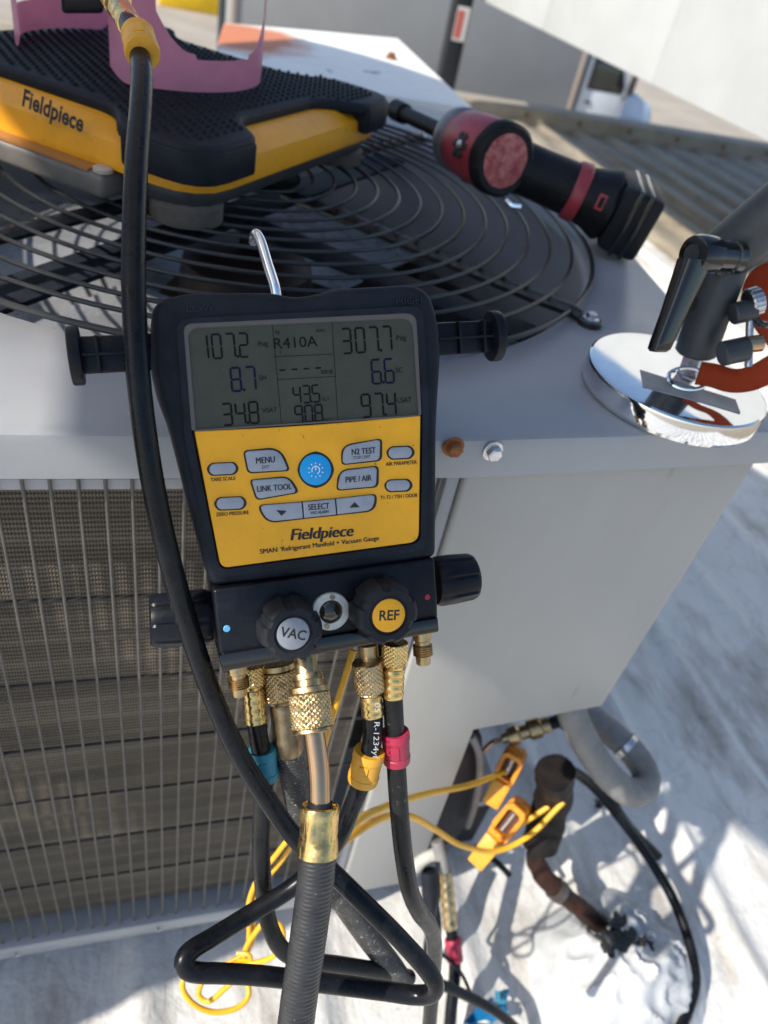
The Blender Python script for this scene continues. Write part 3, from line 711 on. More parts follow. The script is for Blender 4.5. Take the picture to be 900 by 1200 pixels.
for (x0, y0), (x1, y1) in (((319, 378), (330, 498)), ((389, 375), (396, 493)), ((321, 418), (391, 415)), ((325, 445), (393, 441))):
    p, q = G(x0, y0, WS), G(x1, y1, WS); n = GW.cross((q - p).normalized()) * .00012
    bm = NB(); bm.faces.new([bm.verts.new(v) for v in (p + n, q + n, q - n, p - n)]); obj('screen_line', bm, M['seg'], scr, 0)
for a in (('8.7', 271, 445, 10.8, 27, .06, .58), ('6.6', 436, 436, 10, 26, .07, .50)):
    bm = NB(); seg7(bm, *a); obj('screen_number', bm, M['segblue'], scr, 0)
# --- keys
KW = .0076
def key(pts, r, m, name='key'):
    q = roundp(pts, r, 4); cxp = sum(p[0] for p in q) / len(q); cyp = sum(p[1] for p in q) / len(q)
    qo = [(cxp + (x - cxp) * (1 + 3.2 / max(8, abs(x - cxp) + abs(y - cyp))), cyp + (y - cyp) * (1 + 3.2 / max(8, abs(x - cxp) + abs(y - cyp)))) for x, y in q]
    ko = obj(name, prism([G(x, y, KW) for x, y in q], GW, .003, .0005, 2), m, lab, 50)
    obj('key_outline', prism([G(x, y, .0062) for x, y in qo], GW, .002), M['ink'], ko, 0)
    return ko
key([(287, 529), (327, 526.5), (338, 551), (292, 553.5)], [5, 12, 5, 5], M['key'])
key([(295, 563), (338, 559.5), (348, 577), (302, 585)], [4, 9, 5, 5], M['key'])
key([(403, 523), (446, 515), (445, 539), (402, 544)], [12, 5, 5, 5], M['key'])
key([(400, 552), (442, 547), (441, 570), (396, 574)], [9, 5, 5, 5], M['key'])
sel = key([(304, 592.5), (353.6, 588.8), (355.2, 607.3), (314, 611.6)], [7, 1, 1, 12], M['key'], 'down_key')
key([(355.2, 588.6), (392.6, 585), (394.2, 603), (356.8, 607.1)], 1, M['key'], 'select_key')
key([(394.2, 584.8), (440, 579.6), (437, 598), (395.8, 602.8)], [1, 6, 9, 1], M['key'], 'up_key')
def oval(px, py, w_, h_, ang):
    pts = []
    for i in range(28):
        a = 2 * math.pi * i / 28; x = (w_ - h_) / 2 * (1 if math.cos(a) > 0 else -1) + math.cos(a) * h_ / 2; y = math.sin(a) * h_ / 2
        pts.append((px + x * math.cos(ang) + y * math.sin(ang), py - x * math.sin(ang) + y * math.cos(ang)))
    return pts
for a in ((261, 549.5, 31, 13), (270, 590, 32, 13.5), (469.5, 530.5, 27, 13), (467, 569, 27, 12.5)): key(oval(*a, .06), 0, M['key'], 'oval_key')
pk = key([(370 + 18.3 * math.cos(2 * math.pi * i / 40), 550.5 + 18.3 * math.sin(2 * math.pi * i / 40)) for i in range(40)], 0, M['keyblue'], 'power_key')
bm = NB(); PW_ = KW + .0003
def stroke(a, b, wpx):
    p, q = G(*a, PW_), G(*b, PW_); n = GW.cross((q - p).normalized()) * (wpx * mpp(*a) / 2)
    bm.faces.new([bm.verts.new(v) for v in (p + n, q + n, q - n, p - n)])
for i in range(11):
    a0 = math.radians(-60 + 300 * i / 12 + 12 - 0) ; a1 = a0 + math.radians(300 / 12)
    a0, a1 = [math.radians(90) - x - math.radians(72) for x in (a0, a1)]
    stroke((370 + 4.6 * math.cos(a0), 551 + -4.6 * math.sin(a0) * -1), (370 + 4.6 * math.cos(a1), 551 + 4.6 * math.sin(a1)), 1.3)
stroke((370, 545), (370, 551), 1.4)
for i in range(10):
    a = 2 * math.pi * i / 10 + .3
    stroke((370 + 7.2 * math.cos(a), 551 + 7.2 * math.sin(a)), (370 + 9.2 * math.cos(a), 551 + 9.2 * math.sin(a)), 1.2)
obj('power_symbol', bm, M['whiteink'], pk, 0)
# --- print on the label and keys
bm = NB(); T = KW + .0002; LW = .00625
for s, x, y, h, wv, b in (('MENU', 311, 539.5, 7.6, T, .012), ('EXIT', 311.5, 547.5, 4, T, .0), ('LINK TOOL', 321.5, 572, 7.2, T, .012), ('SELECT', 373.5, 594, 7, T, .012), ('VAC ALARM', 374.5, 600.5, 3.6, T, .005),
                       ('N₂ TEST', 426, 529, 7, T, .012), ('STOP / EXIT', 424, 536, 3.6, T, 0), ('PIPE / AIR', 420, 561.5, 6.8, T, .012)):
    gtext(bm, s.replace('₂', '2'), x, y, h * .94, .08, wv, b * 1.6, 0, .80)
for s, x, y, h in (('TARE SCALE', 261.5, 561.5, 4.3), ('ZERO PRESSURE', 272.5, 602, 4.3), ('AIR PARAMETER', 470.5, 543, 4.0), ('T1-T2 / TSH / ODDB', 467.5, 582, 3.9)):
    gtext(bm, s, x, y, h, .07, LW, .014, 0, .86)
for (x, y, up) in ((330, 601, -1), (415.5, 592, 1)):
    bm.faces.new([bm.verts.new(G(x + a, y + b * up, T)) for a, b in ((-6, 3), (6, 2.4), (0, -3.6))])
gtext(bm, 'Fieldpiece', 377, 625, 13.0, .07, LW, .034, .2, .98)
gtext(bm, 'SMAN  Refrigerant Manifold + Vacuum Gauge', 376, 638.5, 5.3, .115, LW, .020, 0, .97)
gtext(bm, 'R', 329.0, 642.2, 1.9, .1, LW, .0)
obj('printed_text', bm, M['ink'], lab, 0)
for s, x, y, k in (('LOW', 235, 362, 1.25), ('HIGH', 479, 353, 1.15)):
    bm = NB(); gtext(bm, s, x, y, 8.0, .05, .0040, 0, 0, k)
    r_ = bmesh.ops.extrude_face_region(bm, geom=bm.faces[:]); bmesh.ops.translate(bm, vec=GW * .0006, verts=[v for v in r_['geom'] if isinstance(v, bmesh.types.BMVert)])
    obj('raised_lettering', bm, M['gloss'], gb, 0)
# --- hose rests at both sides
for (x0, y0, x1, y1, fl) in ((190, 412, 90, 417, -1), (508, 398, 578, 394, 1)):
    a, b = G(x0, y0, -.018), G(x1, y1, -.018); ex = (b - a).normalized(); ey = (GU - ex * ex.dot(GU)).normalized(); ez = ex.cross(ey); L_ = (b - a).length
    bm = box((a + b) / 2, ex, ey, GW, L_, .018, .010, .0015)
    box((a + b) / 2, ex, ey, GW, L_, .0015, .018, .0004, bm)
    for t_ in (.35, .75): box(a + ex * L_ * t_, ex, ey, GW, .0016, .018, .018, .0004, bm)
    hr = obj('hose_rest', bm, M['plastic'], ga, 40)
    obj('end_flange', prism([b + ey * (.0145 * math.sin(t) * (1 if abs(math.sin(t)) < .8 else 1)) + GW * (.0125 * math.cos(t)) + ex * .0035 for t in [2 * math.pi * i / 28 for i in range(28)]], ex * 1.0, .006, .0012), M['plastic'], hr, 40)
# --- hook
hk = [G(325, 352, -.02), G(322, 335, -.02), G(314, 310, -.022), G(306, 284, -.026), G(301, 275, -.03)]
hk += [G(298, 276, -.038), G(297, 283, -.044)]
bm = NB(); tube(bm, spline(hk, 8), .0028, 12); obj('hanging_hook', bm, M['chrome'], ga)
# --- manifold block
blk = [(249, 691), (380, 673), (510, 654), (513, 700), (514, 739), (385, 763), (260, 786), (254, 735)]
mb = obj('manifold_block', prism([G(x, y, .006) for x, y in blk], GW, .040, .002, 3), M['plastic'], ga, 40)
blk2 = [(256, 768), (514, 724), (515, 741), (261, 788)]
obj('block_foot', prism([G(x, y, .0085) for x, y in blk2], GW, .034, .0012, 2), M['gloss'], mb, 40)
bm = NB()
for x, y in ((259, 770), (266, 774), (488, 728)): pass
bm.free()
def disc(px, py, rpx, w0, th, m, name, parent, n=24, b=.0003):
    k = mpp(px, py) * rpx; c = G(px, py, w0); bm = NB(); lathe(bm, c - GW * th, GW, [(0, k), (th - b, k), (th, k - b)], n); return obj(name, bm, m, parent, 40)
disc(266, 737, 4.2, .0065, .001, mat('blue_dot', (.09, .33, .62), .4), 'blue_marker', mb)
disc(501, 700, 3.2, .0065, .001, mat('red_dot', (.42, .01, .03), .4), 'red_marker', mb)
# --- front knobs, fluted
def fknob(px, py, rpx, m_cap, word, ink):
    k = mpp(px, py); R_ = rpx * k; c = G(px, py, .006); H = .021
    x, y, d = frame(GW)
    pr = [(0, R_ * .80), (.003, R_ * .86), (.006, R_ * 1.0), (H * .75, R_ * .96), (H * .93, R_ * .90), (H, R_ * .80), (H, R_ * .60), (H - .0012, R_ * .56), (H - .0012, .0001)]
    def rf(i, kk, s, r):
        if 2 <= i <= 5:
            a = (kk / 96 * 6) % 1.0
            return r - (R_ * .085 if abs(a - .5) < .13 else 0)
        return r
    bm = NB(); lathe(bm, c, GW, pr, 96, rf, cap=True, ex=GX)
    kn_ = obj('front_knob', bm, M['knob'], ga, 35)
    bm = NB(); lathe(bm, c + GW * (H - .0012), GW, [(0, R_ * .50), (.0006, R_ * .50), (.001, R_ * .47)], 40); cp = obj('knob_cap', bm, m_cap, kn_, 40)
    ey = (GU + GX * .35).normalized() if word == 'VAC' else (GU + GX * .12).normalized(); ex = ey.cross(GW).normalized()
    bm = text_bm(word, c + GW * (H - .0001), ex, ey, R_ * .30, .02, sx=.95); obj('cap_word', bm, ink, cp, 0)
fknob(335, 729, 36, mat('cap_grey', (.24, .26, .30), .45, var=.06, vscale=200), 'VAC', M['ink'])
fknob(442, 709, 36, M['label'], 'REF', M['ink'])
# --- sight glass
c = G(387, 716, .006); k = mpp(387, 716)
bm = NB(); lathe(bm, c, GW, [(0, 22 * k), (.0012, 22 * k), (.0018, 21 * k), (.0018, 13.5 * k), (.0, 13 * k)], 40, cap=False)
sg = obj('sight_glass', bm, mat('sight_ring', (.55, .55, .52), .42, .5, var=.1, vscale=200), ga, 40)
bm = NB(); lathe(bm, c - GW * .001, GW, [(0, 13.3 * k), (.001, 13.2 * k), (.0022, 11 * k), (.0030, 6.5 * k), (.0033, .0001)], 32); obj('glass_dome', bm, mat('dark_glass', (.025, .022, .014), .05, coat=.6, var=.3, vscale=300), sg)
for a_, rr in ((80, 17), (250, 17)):
    a = math.radians(a_); p = c + (GX * math.cos(a) + GU * math.sin(a)) * rr * k
    bm = NB(); lathe(bm, p + GW * .0012, GW, [(0, 3.0 * k), (.0012, 3.0 * k)], 12); obj('ring_notch', bm, M['brassdark'], sg)
# --- side knobs
for (x0, y0, x1, y1) in ((248, 722, 175, 728), (508, 682, 555, 675)):
    a, b = G(x0, y0, -.016), G(x1, y1, -.016); d = (b - a).normalized(); L_ = (b - a).length; R_ = .0150
    def rf(i, kk, s, r):
        if 1 <= i <= 4: return r * (1.0 if (kk / 64 * 8) % 1.0 < .8 else .93)
        return r
    bm = NB(); lathe(bm, a, d, [(0, R_ * .9), (.003, R_), (L_ * .4, R_ * 1.0), (L_ * .88, R_ * .95), (L_ * .97, R_ * .88), (L_, R_ * .78)], 64, rf)
    obj('side_knob', bm, M['plastic'], ga, 35)
# --- brass ports under the block
def port(px, py, wv, L_=.022, r=.0052, name='port', lean=V((0, 0, 0))):
    d = (-GU + lean).normalized(); a = G(px, py, wv); bm = NB()
    pr = [(0, r), (L_ * .30, r), (L_ * .34, r * .8), (L_ * .42, r * .8)]
    s = L_ * .44
    for i in range(5): pr += [(s, r * .88), (s + L_ * .025, r * 1.08), (s + L_ * .05, r * .88)]; s += L_ * .062
    pr += [(s, r * .8), (L_ * .96, r * .78), (L_, r * .6), (L_, r * .35), (L_ - .004, r * .33)]
    lathe(bm, a, d, pr, 28); return obj(name, bm, M['brassdull'], ga, 30)
port(277, 776, -.004, .0195, .0054); port(494, 736, -.004, .0225, .0054)
port(431, 755, -.002, .034, .0056)
# ================================================================== hoses under the gauge
def D(l): return [PD(*q) for q in l]
def crimp_profile(L_, r, n=4):
    pr = [(0, r * .9), (.0006, r)]
    for i in range(n):
        a = L_ * i / n; b = L_ * (i + 1) / n
        for t in range(1, 6):
            pr.append((a + (b - a) * t / 6 + .0003, r * (1.0 + .10 * math.sin(math.pi * t / 6) - .05)))
    return pr + [(L_, r * 1.02), (L_ + .0004, r * .9)]
def fitting(th, A, B, r, nut=.4, m='brass', n=4, big=1.22):
    d = (B - A); L_ = d.length; d.normalize(); ln = L_ * nut
    bm = NB(); knurl(bm, A, d, 0, ln, r * big, 20, 6, r * .05); lathe(bm, A + d * ln, d, [(0, r * 1.15), (.0018, r * .98), (.0028, r * .9)], 28)
    obj('knurled_nut', bm, M[m], th, 25)
    bm = NB(); lathe(bm, A + d * (ln + .002), d, crimp_profile(L_ - ln - .002, r, n), 28)
    obj('crimp_ferrule', bm, M['brass'], th, 30)
def grip(th, P, r, L_, m):
    d = (P[1] - P[0]).normalized(); c = (P[0] + P[1]) / 2
    pr = [(-L_ / 2, r * .84), (-L_ / 2, r * .96), (-L_ / 2 + .0012, r), (-L_ * .28, r * 1.02), (-L_ * .25, r * .97), (L_ * .25, r * .95), (L_ * .28, r * 1.0), (L_ / 2 - .0012, r * .98), (L_ / 2, r * .94), (L_ / 2, r * .8)]
    bm = NB(); lathe(bm, c, d, pr, 36); g = obj('grip_sleeve', bm, m, th, 30)
    # raised lug moulded on the side that faces the viewer
    tw = (CAM - c); tw = (tw - d * tw.dot(d)).normalized(); s = d.cross(tw)
    bm = box(c + tw * (r * .955) + s * r * .1, d, s, tw, L_ * .44, r * .62, r * .14, r * .05); obj('grip_lug', bm, m, g, 40)
def hose_tube(th, pts, r, m='hose', name='tube', seg=18, step=.002):
    path = resample(spline(pts, 14), step); bm = NB(); tube(bm, path, r, seg); return obj(name, bm, M[m], th, 60), path
def braided(th, pts, r, m, name='tube', amp=.018, pitch=2.2):
    path = resample(spline(pts, 24), .0005); bm = NB(); seg = 32
    def rf(i, k):
        u = k / seg * 2 * math.pi
        return r * (1 + amp * math.sin(i * 1.35 + 3.0 * abs(math.sin(u * 1.5))) + .004 * math.sin(i * .31 + u * 2))
    tube(bm, path, r, seg, rfun=rf); return obj(name, bm, m, th, 60)
HR = .0056
# charging hose: from the yellow port, looped below, back up past the left of the gauge to the cylinder
th = thing('charging_hose', 'long black charging hose with yellow grips, looping below and rising left of the gauge', 'hose', PD(350, 1050, .44))
A, B = PD(430, 775, .418), PD(437, 838, .424)
fitting(th, A, B, .0062, .55, 'brassdull', 3, 1.4)
pts = D([(437, 836, .424), (437, 860, .425), (429, 900, .43), (413, 945, .44), (392, 990, .455), (350, 1034, .462), (290, 1073, .452), (245, 1101, .436), (225, 1113, .428), (216.5, 1122, .424), (215.5, 1130, .423), (221, 1137, .424), (234, 1140, .426), (255, 1140.5, .429),
         (300, 1143, .436), (380, 1152, .446), (450, 1161, .452), (488, 1166, .452), (505, 1164, .448), (510, 1155, .444), (503, 1140, .441), (470, 1102, .439), (420, 1052, .437), (385, 1018, .436), (349, 985, .432),
         (312, 935, .424), (278, 880, .415), (245, 805, .402), (218, 725, .384), (190, 620, .366), (173, 530, .354), (162, 440, .346), (157, 350, .345), (157, 270, .350), (160, 190, .360), (165, 120, .376), (166, 80, .39), (160, 50, .405), (150, 26, .42)])
hose_tube(th, pts, HR)
grip(th, D([(434, 877, .427), (424, 918, .434)]), .0092, .021, M['gripyel'])
grip(th, D([(169, 70, .392), (160, 34, .408)]), .0092, .021, M['gripyel'])
fitting(th, PD(128, -14, .45), PD(152, 30, .42), .0066, .45, 'brass', 3)
bm = text_bm('05   R-1234yf', *(lambda o, u: (o, u, (CAM - o).normalized().cross(u)))(PD(441, 856, .4165), (PD(440, 880, .4165) - PD(442, 832, .4165)).normalized()), .0032, 0, sx=1.25)
for v in bm.verts:
    pass
obj('hose_print', bm, M['greyink'], th, 0)
# blue hose
th = thing('blue_hose', 'thin black refrigerant hose with a blue grip, leftmost under the gauge', 'hose', PD(305, 1000, .44))
fitting(th, PD(294, 780, .426), PD(300, 846, .43), .0062, .34)
hose_tube(th, D([(300, 843, .43), (304, 870, .433), (309, 905, .44), (307, 950, .45), (306, 1000, .46), (310, 1050, .47), (316, 1085, .475), (330, 1112, .48), (352, 1124, .49), (400, 1131, .51), (450, 1139, .53), (480, 1146, .55)]), .0056, 'hose_dusty')
grip(th, D([(307, 878, .436), (311, 912, .441)]), .0082, .02, M['gripblue'])
# red hose
th = thing('red_hose', 'black refrigerant hose with a crimson grip, hanging right under the gauge', 'hose', PD(470, 1000, .45))
fitting(th, PD(463, 752, .418), PD(460, 816, .425), .0061, .40)
hose_tube(th, D([(460, 813, .425), (462, 850, .43), (464, 890, .437), (468, 950, .445), (473, 1000, .455), (480, 1042, .468), (491, 1068, .485), (504, 1086, .51), (509, 1108, .535), (507, 1150, .57), (501, 1230, .62)]), .0058, 'hose_dusty')
grip(th, D([(463, 853, .431), (465, 896, .439)]), .0083, .021, M['gripred'])
# large vacuum hose in front
th = thing('vacuum_hose', 'thick braided black vacuum hose with knurled coupler below the VAC knob', 'hose', PD(345, 1150, .40))
A = PD(356, 764, .408); B = PD(362, 806, .402)
bm = NB(); d = (B - A).normalized(); L_ = (B - A).length
lathe(bm, A, d, [(0, .0062), (L_ * .62, .0062), (L_ * .64, .0084), (L_ * .80, .0088), (L_ * .82, .0078), (L_ * 1.02, .0078)], 32); obj('neck', bm, M['brassdull'], th, 30)
A = PD(361, 804, .402); B = PD(367, 858, .397); d = (B - A).normalized(); L_ = (B - A).length
bm = NB(); lathe(bm, A, d, [(0, .0086), (.0005, .0104), (.003, .0108), (.0034, .0104)], 40); knurl(bm, A, d, .0036, L_ - .002, .0112, 24, 13, .0005)
lathe(bm, A, d, [(L_ - .002, .0113), (L_ - .0005, .0116), (L_, .0108), (L_, .0062)], 40); obj('coupler', bm, M['brassdull'], th, 25)
path = spline(D([(367, 852, .397), (371, 880, .396), (374, 910, .395), (375, 950, .394), (375, 965, .394)]), 8)
bm = NB(); tube(bm, path, .0057, 24); obj('bent_tube', bm, M['copper'], th, 60)
A = PD(375, 943, .394); B = PD(372, 1003, .392); d = (B - A).normalized(); L_ = (B - A).length
def rf(i, k, s, r): return r - (.0005 if 5 <= i <= 6 and (k // 4) % 2 else 0)
bm = NB(); lathe(bm, A, d, [(.002, .0065), (.001, .0085), (0, .0092), (.0006, .0102), (.002, .0105), (.005, .0104), (L_ * .62, .0100), (L_ * .68, .0104), (L_ * .9, .0108), (L_ - .0006, .0110), (L_, .0103)], 48, rf); obj('ferrule', bm, M['brass'], th, 30)
bm = NB(); lathe(bm, A - d * .0015, d, [(0, .0058), (0, .0066), (.003, .0068), (.004, .0058)], 32); obj('rubber_seal', bm, M['rubber'], th)
braided(th, D([(372.4, 1000, .392), (369, 1040, .393), (361, 1100, .395), (352, 1160, .397), (343, 1230, .40)]), .0098, mat('braided_rubber', (.022, .023, .026), .40, var=.3, vscale=120, bump=.3, bscale=700, speck=(.10, .10, .095), sscale=500, samt=.68))
# second large hose behind
th = thing('braided_hose', 'thick braided hose hanging behind the vacuum hose, angled down to the right', 'hose', PD(420, 1100, .5))
A = PD(325, 776, .435); B = PD(331, 822, .437); d = (B - A).normalized(); L_ = (B - A).length
bm = NB(); lathe(bm, A, d, [(0, .0098), (.0005, .0106), (.0035, .0106), (.004, .0100)], 40); knurl(bm, A, d, .0042, L_ * .92, .0104, 24, 9, .00045); lathe(bm, A, d, [(L_ * .92, .0100), (L_ * .96, .0088), (L_ * 1.02, .0080)], 40); obj('coupler', bm, M['brassdull'], th, 25)
A = B; B = PD(338, 882, .445); d = (B - A).normalized(); L_ = (B - A).length
bm = NB(); lathe(bm, A, d, [(0, .0072), (L_ * .1, .0080), (L_ * .62, .0080), (L_ * .68, .0090), (L_ * .95, .0092), (L_, .0086)], 40); obj('ferrule', bm, M['brassdark'], th, 30)
braided(th, D([(338, 878, .445), (345, 915, .455), (355, 960, .47), (375, 1010, .49), (402, 1055, .51), (432, 1098, .525), (458, 1132, .535), (470, 1150, .54)]), .0083, mat('braided_rubber_grey', (.05, .05, .05), .5, var=.3, vscale=120, bump=.3, bscale=700, speck=(.26, .25, .23), sscale=500, samt=.62), amp=.022)
# yellow thermocouple cable with loops at lower left
th = thing('probe_cable', 'yellow thermocouple cable bundled in loops at lower left beside the coil', 'cable', PD(280, 1100, .58))
for j, l in enumerate((
    [(414, 762, .45), (407, 785, .452), (396, 820, .46), (385, 855, .475), (370, 910, .5), (350, 965, .53), (325, 1000, .55), (302, 1030, .565), (291, 1062, .575), (292, 1095, .58), (288, 1120, .58), (272, 1130, .575), (268, 1133, .572), (290, 1130, .57), (318, 1122, .565), (332, 1104, .56), (328, 1084, .56), (312, 1080, .565), (300, 1092, .57), (288, 1112, .575), (285, 1140, .58)],
    [(355, 968, .545), (330, 1008, .56), (306, 1038, .572), (296, 1068, .58), (297, 1098, .585), (286, 1128, .585), (290, 1150, .58), (291, 1168, .575), (278, 1181, .57), (250, 1186, .565), (226, 1176, .56), (214, 1158, .56), (216, 1146, .562), (232, 1143, .565), (262, 1142, .57), (274, 1146, .572), (262, 1160, .575), (242, 1174, .578), (233, 1166, .58), (238, 1150, .58), (252, 1138, .58), (284, 1120, .582)])):
    bm = NB(); tube(bm, resample(spline(D(l), 10), .003), .0021, 10); obj('cable_loop', bm, M['ycable'], th, 60)
bm = NB(); tube(bm, spline(D([(278, 1117, .57), (292, 1119, .568), (294, 1125, .57), (279, 1125, .578)]), 5), .0016, 8, closed=False); obj('twist_tie', bm, M['ycable'], th)
# pipe clamp probes with cables
def clamp(cpx, a_px, b_px, dep, label):
    A, B = PD(*a_px, dep), PD(*b_px, dep - .02); c = (A + B) / 2
    th = thing('pipe_clamp_probe', label, 'clamp probe', c, 'yellow pipe clamp probes')
    x = (B - A).normalized(); L_ = (B - A).length; n = (CAM - c); n = (n - x * n.dot(x)).normalized(); y = n.cross(x); W = .030
    sh = [(-.5, -.32), (-.5, .32), (-.2, .42), (.0, .40), (.0, .5), (.42, .46), (.5, .3), (.5, -.3), (.42, -.46), (.0, -.5), (.0, -.40), (-.2, -.42)]
    obj('lower_jaw', prism([c + x * (u * L_) + y * (v * W) for u, v in roundp(sh, .03, 2)], n, .014, .002), M['clamp'], th, 40)
    rimp = [(-.02, -.44), (-.02, .44), (.40, .44), (.47, .3), (.47, -.3), (.40, -.44)]
    inn = [(.02, -.28), (.02, .28), (.36, .30), (.40, .2), (.40, -.2), (.36, -.30)]
    bm = NB(); o1 = [c + x * (u * L_) + y * (v * W) for u, v in rimp]; i1 = [c + x * (u * L_) + y * (v * W) for u, v in inn]
    A_ = [bm.verts.new(p) for p in o1]; B_ = [bm.verts.new(p + n * .012) for p in o1]; C_ = [bm.verts.new(p + n * .012) for p in i1]; D_ = [bm.verts.new(p + n * .001) for p in i1]
    for r0, r1 in ((A_, B_), (B_, C_), (C_, D_)):
        for i in range(6): bm.faces.new((r0[i], r0[(i + 1) % 6], r1[(i + 1) % 6], r1[i]))
    obj('upper_jaw', bm, M['clamp'], th, 40)
    obj('jaw_recess', prism([p + n * .002 for p in i1], n, .003), mat('clamp_inside', (.09, .03, .012), .6), th, 0)
    bm = NB(); lathe(bm, c + x * L_ * .05 + n * .004, x, [(0, .003), (L_ * .3, .003)], 10); obj('sensor_pin', bm, M['steel'], th)
    obj('thumb_grip', prism([c + x * (u * L_) + y * (v * W) + n * (.006 if u > -.3 else .010) for u, v in ((-.58, -.36), (-.58, .36), (-.12, .42), (-.12, -.42))], n, .008, .002), M['gripyel'], th, 40)
    return th
t1 = clamp(0, (578, 936), (606, 880), .94, 'upper yellow pipe clamp probe below the service panel')
bm = NB(); tube(bm, resample(spline(D([(398, 985, .52), (415, 965, .54), (450, 946, .60), (500, 930, .70), (550, 920, .82), (592, 904, .915)]), 8), .008), .0032, 10); obj('lead', bm, M['ycable'], t1, 60)
t2 = clamp(0, (562, 1006), (612, 942), .93, 'lower yellow pipe clamp probe beside the black pipe')
bm = NB(); tube(bm, resample(spline(D([(396, 992, .53), (420, 974, .56), (452, 957, .62), (482, 957, .69), (510, 972, .77), (545, 992, .85), (585, 997, .89), (622, 978, .90), (650, 950, .90), (663, 936, .90), (655, 938, .905), (628, 955, .91), (604, 970, .91)]), 8), .008), .0032, 10); obj('lead', bm, M['ycable'], t2, 60)

# ================================================================== piping and cables at the cut-away corner
rt = roof_h
th = thing('drain_pipe', 'corroded dark copper pipe bending down into the white roof mound', 'pipe', PZ(740, 1110, .01))
pipe_pts = [PZ(652, 905, .30), PZ(648, 935, .24), PZ(641, 960, .20), PZ(631, 990, .165), PZ(628, 1008, .14), PZ(640, 1030, .12), PZ(668, 1055, .09), PZ(705, 1085, .055), PZ(748, 1120, .01)]
bm = NB(); tube(bm, resample(spline(pipe_pts[3:], 10), .004), .0128, 20, rfun=lambda i, k: .0128 * (1 + .14 * noise.noise((i * .35, math.cos(k / 20 * 6.28) * 1.5, math.sin(k / 20 * 6.28) * 1.5)))); obj('pipe_run', bm, M['pipe'], th, 60)
bm = NB(); tube(bm, resample(spline(pipe_pts[:4], 10), .006), 0.024, 20, rfun=lambda i, k: .024 * (1 + .22 * noise.noise((i * .25, math.cos(k / 20 * 6.28), math.sin(k / 20 * 6.28))))); obj('insulation_sleeve', bm, mat('scorched_foam', (.006, .006, .007), .55, col2=(.018, .013, .011), vscale=30, bump=.8, bscale=70, spec=.2), th, 60)
p = spline(pipe_pts[3:], 10); q = p[len(p) // 2]; d = (p[len(p) // 2 + 1] - q).normalized()
bm = NB(); lathe(bm, q, d, [(-.007, .0128), (-.007, .0150), (.007, .0150), (.007, .0128)], 20); obj('solder_joint', bm, mat('solder', (.10, .085, .075), .6, .5, var=.3, vscale=80), th)
# mound of white roof cement around the penetration
c = PZ(704, 1172, 0); c2 = PZ(740, 1112, 0); bm = NB(); N1 = 72; NR = 26; g = []
for i in range(NR + 1):
    t = i / NR; row = []
    for k in range(N1):
        a = 2 * math.pi * k / N1
        r = t * (.125 + .028 * noise.noise((math.cos(a) * 1.5, math.sin(a) * 1.5, 4)))
        x, y = c.x + .03 + math.cos(a) * r, c.y + .02 + math.sin(a) * r * .95
        rr = noise.noise((x * 26, y * 26, 2)); fold = (1 - abs(noise.noise((x * 34 + y * 12, y * 30 - x * 14, 8)))) ** 3
        z = .072 * (1 - t * t) ** 1.0 * (1 + .25 * rr) + .018 * fold * (1 - t ** 4) - .006 * t
        row.append(bm.verts.new((x, y, rt(x, y) * .6 + z)))
    g.append(row)
for i in range(NR):
    for k in range(N1):
        try: bm.faces.new((g[i][k], g[i + 1][k], g[i + 1][(k + 1) % N1], g[i][(k + 1) % N1]))
        except ValueError: pass
bmesh.ops.remove_doubles(bm, verts=bm.verts, dist=1e-5)
tag(obj('roof_cement_mound', bm, mat('roof_cement', (.46, .48, .50), .5, var=.12, vscale=30, bump=.6, bscale=70, speck=(.22, .27, .31), sscale=50, samt=.70), None, 60, (c.x, c.y, 0)), 'crumpled white roof cement mound around the pipe, lower right', 'roof cement')
def blob(px, py, r, z, seed, h=.38, sx=1.0):
    c = PZ(px, py, z); bm = NB(); bmesh.ops.create_icosphere(bm, subdivisions=3, radius=r)
    for v in bm.verts:
        n = .85 + .9 * noise.noise(v.co / r * 1.6 + V((seed, 0, 0))) + .6 * noise.noise(v.co / r * 4 + V((0, seed, 0)))
        v.co = V((v.co.x * n * sx, v.co.y * n, v.co.z * n * h)) + c
    return bm
for i, (px, py, r, z, l) in enumerate(((732, 1094, .020, .082, 'lump of black mastic around the pipe end'), (712, 1104, .014, .086, 'small black mastic lump left of the pipe end'), (756, 1108, .013, .074, 'small black mastic lump right of the pipe end'), (702, 942, .008, .012, 'black spot of mastic on the roof beside the grey conduit'))):
    pass
    tag(obj('mastic_lump', blob(px, py, r, z, i * 3.1), M['tar'], None, 60, PZ(px, py, 0)), l, 'mastic', 'black mastic lumps')
# grey insulated conduit, U-bend under the panel
th = thing('conduit', 'grey flexible conduit bending in a U below the service panel', 'conduit', PD(735, 920, .93))
path = resample(spline(D([(664, 815, .86), (674, 845, .87), (692, 880, .885), (716, 912, .90), (738, 928, .915), (754, 925, .93), (757, 908, .945), (744, 885, .955), (720, 862, .965), (696, 842, .975), (680, 820, .98)]), 10), .004)
bm = NB(); tube(bm, path, .0165, 20, rfun=lambda i, k: .0175 + .0004 * math.sin(i * 2.1)); obj('sleeve', bm, M['conduit'], th, 60)
bm = NB(); lathe(bm, path[len(path) * 3 // 4], path[len(path) * 3 // 4 + 1] - path[len(path) * 3 // 4], [(0, .0178), (0, .0195), (.008, .0195), (.008, .0178)], 24); obj('collar', bm, M['steel'], th)
